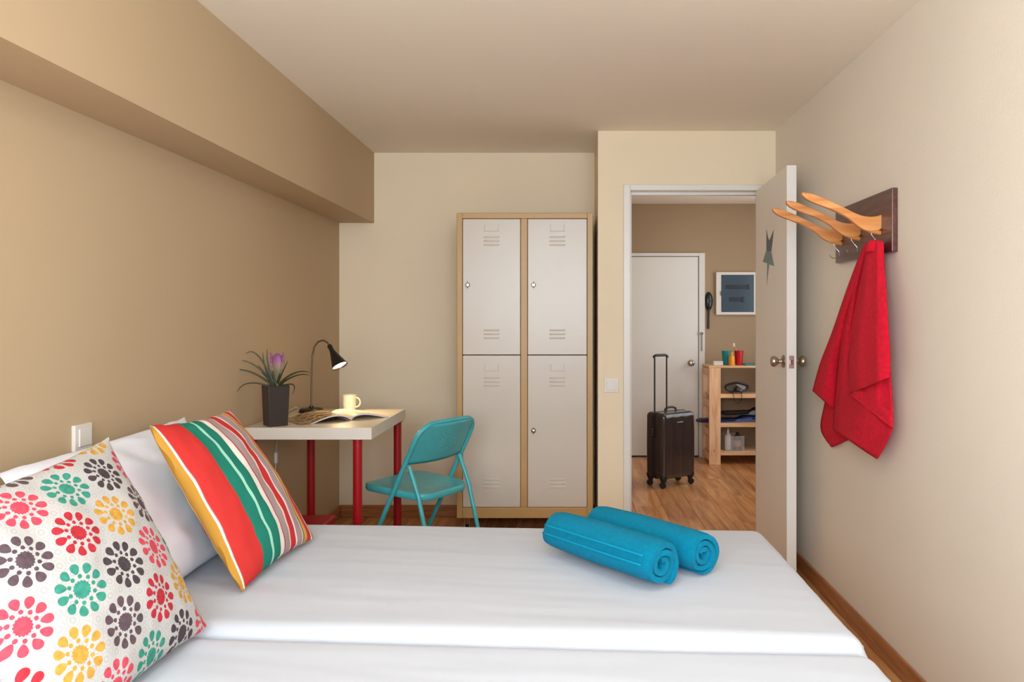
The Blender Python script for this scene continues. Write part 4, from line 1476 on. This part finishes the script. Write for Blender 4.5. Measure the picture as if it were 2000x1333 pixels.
# dive mask on the second shelf
mxx, my_, mz_ = ix(1438, 6.56), 6.56, SHZ[1]
dm = Thing('dive_mask', (mxx, my_, mz_), 'black dive mask lying on the second shelf', 'mask')
ringpts = []
for k in range(33):
    a = 2 * PI * k / 32
    ex, ez = 0.098 * math.cos(a), 0.042 * math.sin(a)
    if ez < 0:
        ez *= 1 - 0.45 * math.exp(-(ex / 0.025) ** 2)
    ringpts.append((mxx + ex, my_ - 0.02 - 0.0 + 0.02 * (ex / 0.1) ** 2, mz_ + 0.056 + ez))
dm.part('lens_frame', tube(ringpts, 0.0085, 10, caps=False), 'black', smooth=True)
inner = [(p[0] * 0.93 + mxx * 0.07, p[1], (p[2] - mz_ - 0.056) * 0.9 + mz_ + 0.056) for p in ringpts[:-1]]
dm.part('lens', prism([(p[0], p[2]) for p in inner], lambda a, b_, t: (a, my_ - 0.018 + t + 0.02 * ((a - mxx) / 0.1) ** 2, b_), -0.0015, 0.0015), 'mask_lens')
dm.part('nose_pocket', lathe([(0.0, 0.0), (0.022, 0.004), (0.026, 0.02), (0.016, 0.045), (0.0, 0.052)], 14, (mxx, my_ - 0.03, mz_ + 0.016)), 'black', smooth=True)
sk = []
for k in range(25):
    a = 2 * PI * k / 24
    sk.append((mxx + 0.088 * math.cos(a), my_ + 0.035, mz_ + 0.056 + 0.038 * math.sin(a)))
nsk = len(ringpts)
o1 = [ringpts[int(k * 32 / 24)] for k in range(25)]
dm.part('silicone_skirt', (o1 + sk, [(k, k + 1, 25 + k + 1, 25 + k) for k in range(24)]), 'black', smooth=True, solid=0.003)
st = []
for k in range(13):
    a = PI * k / 12
    st.append((mxx + 0.098 * math.cos(a) + 0.05 * math.sin(a), my_ - 0.01 + 0.085 * math.sin(a), mz_ + 0.052 + 0.02 * math.sin(2 * a)))
dm.part('strap', tube(st, 0.0055, 8), 'black', smooth=True)
lp_ = []
for k in range(13):
    a = PI * k / 12
    lp_.append((mxx - 0.008 + 0.036 * math.cos(a), 6.463 if 0 < k < 12 else 6.475, mz_ + 0.012 - 0.085 * math.sin(a) ** 0.8))
lp_ = [(mxx + 0.030, 6.52, mz_ + 0.012)] + lp_ + [(mxx - 0.046, 6.52, mz_ + 0.012)]
dm.part('hanging_cord', tube(lp_, 0.0024, 8), 'black', smooth=True)

# fins on the third shelf, the tip sticking out through the side
def fin(name, label, x_tip, x_heel, y, z, dz, mat):
    t = Thing(name, ((x_tip + x_heel) / 2, y, z), label, 'swim fin', 'swim fins on the shelf')
    L = x_heel - x_tip
    V, Fc = [], []
    n = 18
    for i in range(n + 1):
        s = i / n
        if s < 0.62:
            w = 0.095 - 0.035 * s / 0.62
            h = 0.022 + 0.014 * s
        else:
            k = (s - 0.62) / 0.38
            w = 0.06 - 0.012 * math.sin(k * PI) - 0.015 * k
            h = 0.022 + 0.045 * math.sin(min(1, k * 1.25) * PI * 0.75) * (1 - 0.4 * k)
        if s < 0.08:
            w *= 0.35 + 0.65 * s / 0.08
        x = x_tip + L * s
        V += [(x, y - w, z), (x, y - w * 0.8, z + h * 0.7), (x, y, z + h + dz * 0.3 * s), (x, y + w * 0.8, z + h * 0.7), (x, y + w, z)]
    for i in range(n):
        for k in range(5):
            a, b_ = i * 5 + k, i * 5 + (k + 1) % 5
            Fc.append((a, a + 5, b_ + 5, b_))
    Fc.append((0, 1, 2, 3, 4))
    Fc.append(tuple(reversed([n * 5 + k for k in range(5)])))
    t.part('blade', (V, Fc), mat, smooth=50)
    for s_ in (-1, 1):
        t.part('rail', tube([(x_tip + 0.03, y + s_ * 0.07, z + 0.014), (x_tip + L * 0.6, y + s_ * 0.055, z + 0.024)], 0.006, 8), 'black', smooth=True)
    hp_ = [(x_heel - 0.05, y - 0.04, z + 0.03), (x_heel - 0.005, y - 0.025, z + 0.05), (x_heel + 0.01, y, z + 0.058), (x_heel - 0.005, y + 0.025, z + 0.05), (x_heel - 0.05, y + 0.04, z + 0.03)]
    t.part('heel_strap', tube(hp_, 0.007, 8), 'black', smooth=True)


fin('swim_fin', 'navy blue swim fin on the third shelf, tip poking out leftwards', 1.150, 1.70, 6.62, SHZ[2] + 0.001, 0.02, 'navy')
fin('swim_fin', 'black swim fin lying on top of the blue fin', 1.36, 1.76, 6.62, SHZ[2] + 0.068, 0.02, 'black')

# clear bin with two bottles on the lowest shelf
bz = SHZ[3] + 0.0005
bx0, bx1, by0, by1 = ix(1413, 6.52), ix(1456, 6.52), 6.51, 6.70
bn = Thing('clear_bin', ((bx0 + bx1) / 2, 6.6, bz), 'clear plastic bin on the lowest shelf', 'bin')
bn.part('bin_side', box(bx0 + 0.012, bx0 + 0.015, by0 + 0.003, by1 - 0.003, bz, bz + 0.128), 'clear')
bn.part('bin_side', box(bx1 - 0.015, bx1 - 0.012, by0 + 0.003, by1 - 0.003, bz, bz + 0.128), 'clear')
bn.part('bin_side', box(bx0 + 0.012, bx1 - 0.012, by0, by0 + 0.003, bz, bz + 0.128), 'clear')
bn.part('bin_side', box(bx0 + 0.012, bx1 - 0.012, by1 - 0.003, by1, bz, bz + 0.128), 'clear')
bn.part('bin_floor', box(bx0 + 0.015, bx1 - 0.015, by0 + 0.003, by1 - 0.003, bz, bz + 0.003), 'clear')
bn.part('bin_rim', tube([(bx0 + 0.006, by0 - 0.004, bz + 0.13), (bx1 - 0.006, by0 - 0.004, bz + 0.13), (bx1 - 0.006, by1, bz + 0.13), (bx0 + 0.006, by1, bz + 0.13), (bx0 + 0.006, by0 - 0.004, bz + 0.13)], 0.004, 8), 'clear')
x = ix(1422, 6.57)
wb = Thing('pump_bottle', (x, 6.57, bz + 0.0035), 'white bottle with pointed cap inside the clear bin', 'bottle')
wb.part('bottle_body', lathe([(0.0, 0.0), (0.027, 0.0), (0.029, 0.005), (0.028, 0.12), (0.02, 0.14), (0.012, 0.146), (0.0, 0.146)], 18, (x, 6.57, bz + 0.0035)), 'bottle_white', smooth=40)
wb.part('cap', lathe([(0.0, 0.146), (0.013, 0.146), (0.012, 0.162), (0.005, 0.178), (0.004, 0.19), (0.0, 0.192)], 14, (x, 6.57, bz + 0.0035)), 'plastic_white', smooth=40)
x = ix(1440, 6.57)
db = Thing('shampoo_bottle', (x, 6.57, bz + 0.0035), 'dark bottle with tan label inside the clear bin', 'bottle')
db.part('bottle_body', lathe([(0.0, 0.0), (0.034, 0.0), (0.036, 0.005), (0.035, 0.105), (0.028, 0.125), (0.014, 0.132), (0.0, 0.132)], 18, (x, 6.57, bz + 0.0035)), 'bottle_dark', smooth=40)
db.part('cap', lathe([(0.0, 0.132), (0.015, 0.132), (0.015, 0.155), (0.0, 0.157)], 14, (x, 6.57, bz + 0.0035)), 'black', smooth=40)
db.part('label', lathe([(0.0362, 0.035), (0.0362, 0.085)], 18, (x, 6.57, bz + 0.0035)), 'bottle_tag', smooth=40)

# ------------------------------------------------------------------ hall: fuse box and handset
HS2 = F / (YH - 0.03)


def hxz(px, py, s=HS2):
    return (px - CX) / s, CZ - (py - CY) / s


fx0, fz1 = hxz(1399, 532)
fx1, fz0 = hxz(1476, 615)
fb = Thing('fuse_box', ((fx0 + fx1) / 2, YH, fz0), 'white fuse box with smoked blue door on the hall wall', 'fuse box')
fb.part('box_frame', join(box(fx0, fx0 + 0.046, YH - 0.03, YH, fz0, fz1), box(fx1 - 0.016, fx1, YH - 0.03, YH, fz0, fz1), box(fx0 + 0.046, fx1 - 0.016, YH - 0.03, YH, fz1 - 0.024, fz1), box(fx0 + 0.046, fx1 - 0.016, YH - 0.03, YH, fz0, fz0 + 0.024)), 'plastic_white')
fd = fb.part('fuse_door', box(fx0 + 0.047, fx1 - 0.017, YH - 0.035, YH - 0.004, fz0 + 0.025, fz1 - 0.025), 'fuse_door', bevel=0.003)
for (pa, pb, pc_, pd) in ((1416, 1464, 557, 565), (1424, 1453, 581, 590)):
    a0, b0 = hxz(pa, pc_)
    a1, b1 = hxz(pb, pd)
    sl_ = fb.part('breaker_slot', box(a0, a1, YH - 0.0365, YH - 0.0352, b1, b0), 'fuse_slot', fd)
    fb.part('breaker_switch', box(a1 - 0.022, a1 - 0.004, YH - 0.041, YH - 0.0366, b1 - 0.004, b0 + 0.004), 'fuse_slot', fd, bevel=0.001)
fb.part('door_catch', box(fx0 + 0.040, fx0 + 0.050, YH - 0.040, YH - 0.0352, (fz0 + fz1) / 2 - 0.02, (fz0 + fz1) / 2 + 0.02), 'fuse_door', fd)

ix_, iz_ = hxz(1385, 588)
ic = Thing('intercom_handset', (ix_, YH, iz_ - 0.27), 'black oval handset with thin stem on the hall wall', 'handset')
g = aim(lathe([(0.0, 0.0), (0.036, 0.0), (0.038, 0.008), (0.034, 0.02), (0.022, 0.028), (0.0, 0.031)], 24), (0, 0, 0), (0, -1, 0))
g = xf(g, lambda p: (ix_ + p[0], YH + p[1], iz_ + p[2] * (2.45 if p[2] < 0 else 2.2)))
hd = ic.part('handset_body', g, 'black', smooth=True)
ic.part('speaker_grille', moved(aim(lathe([(0.0, 0.0), (0.011, 0.0), (0.010, 0.004), (0.0, 0.005)], 14), (0, 0, 0), (0, -1, 0)), ix_ + 0.006, YH - 0.029, iz_), 'case', hd, smooth=True)
ic.part('stem', tube([(ix_, YH - 0.014, iz_ - 0.07), (ix_ - 0.002, YH - 0.011, iz_ - 0.16), (ix_ - 0.003, YH - 0.011, iz_ - 0.258)], [0.010, 0.0085, 0.0105], 10), 'black', smooth=True)
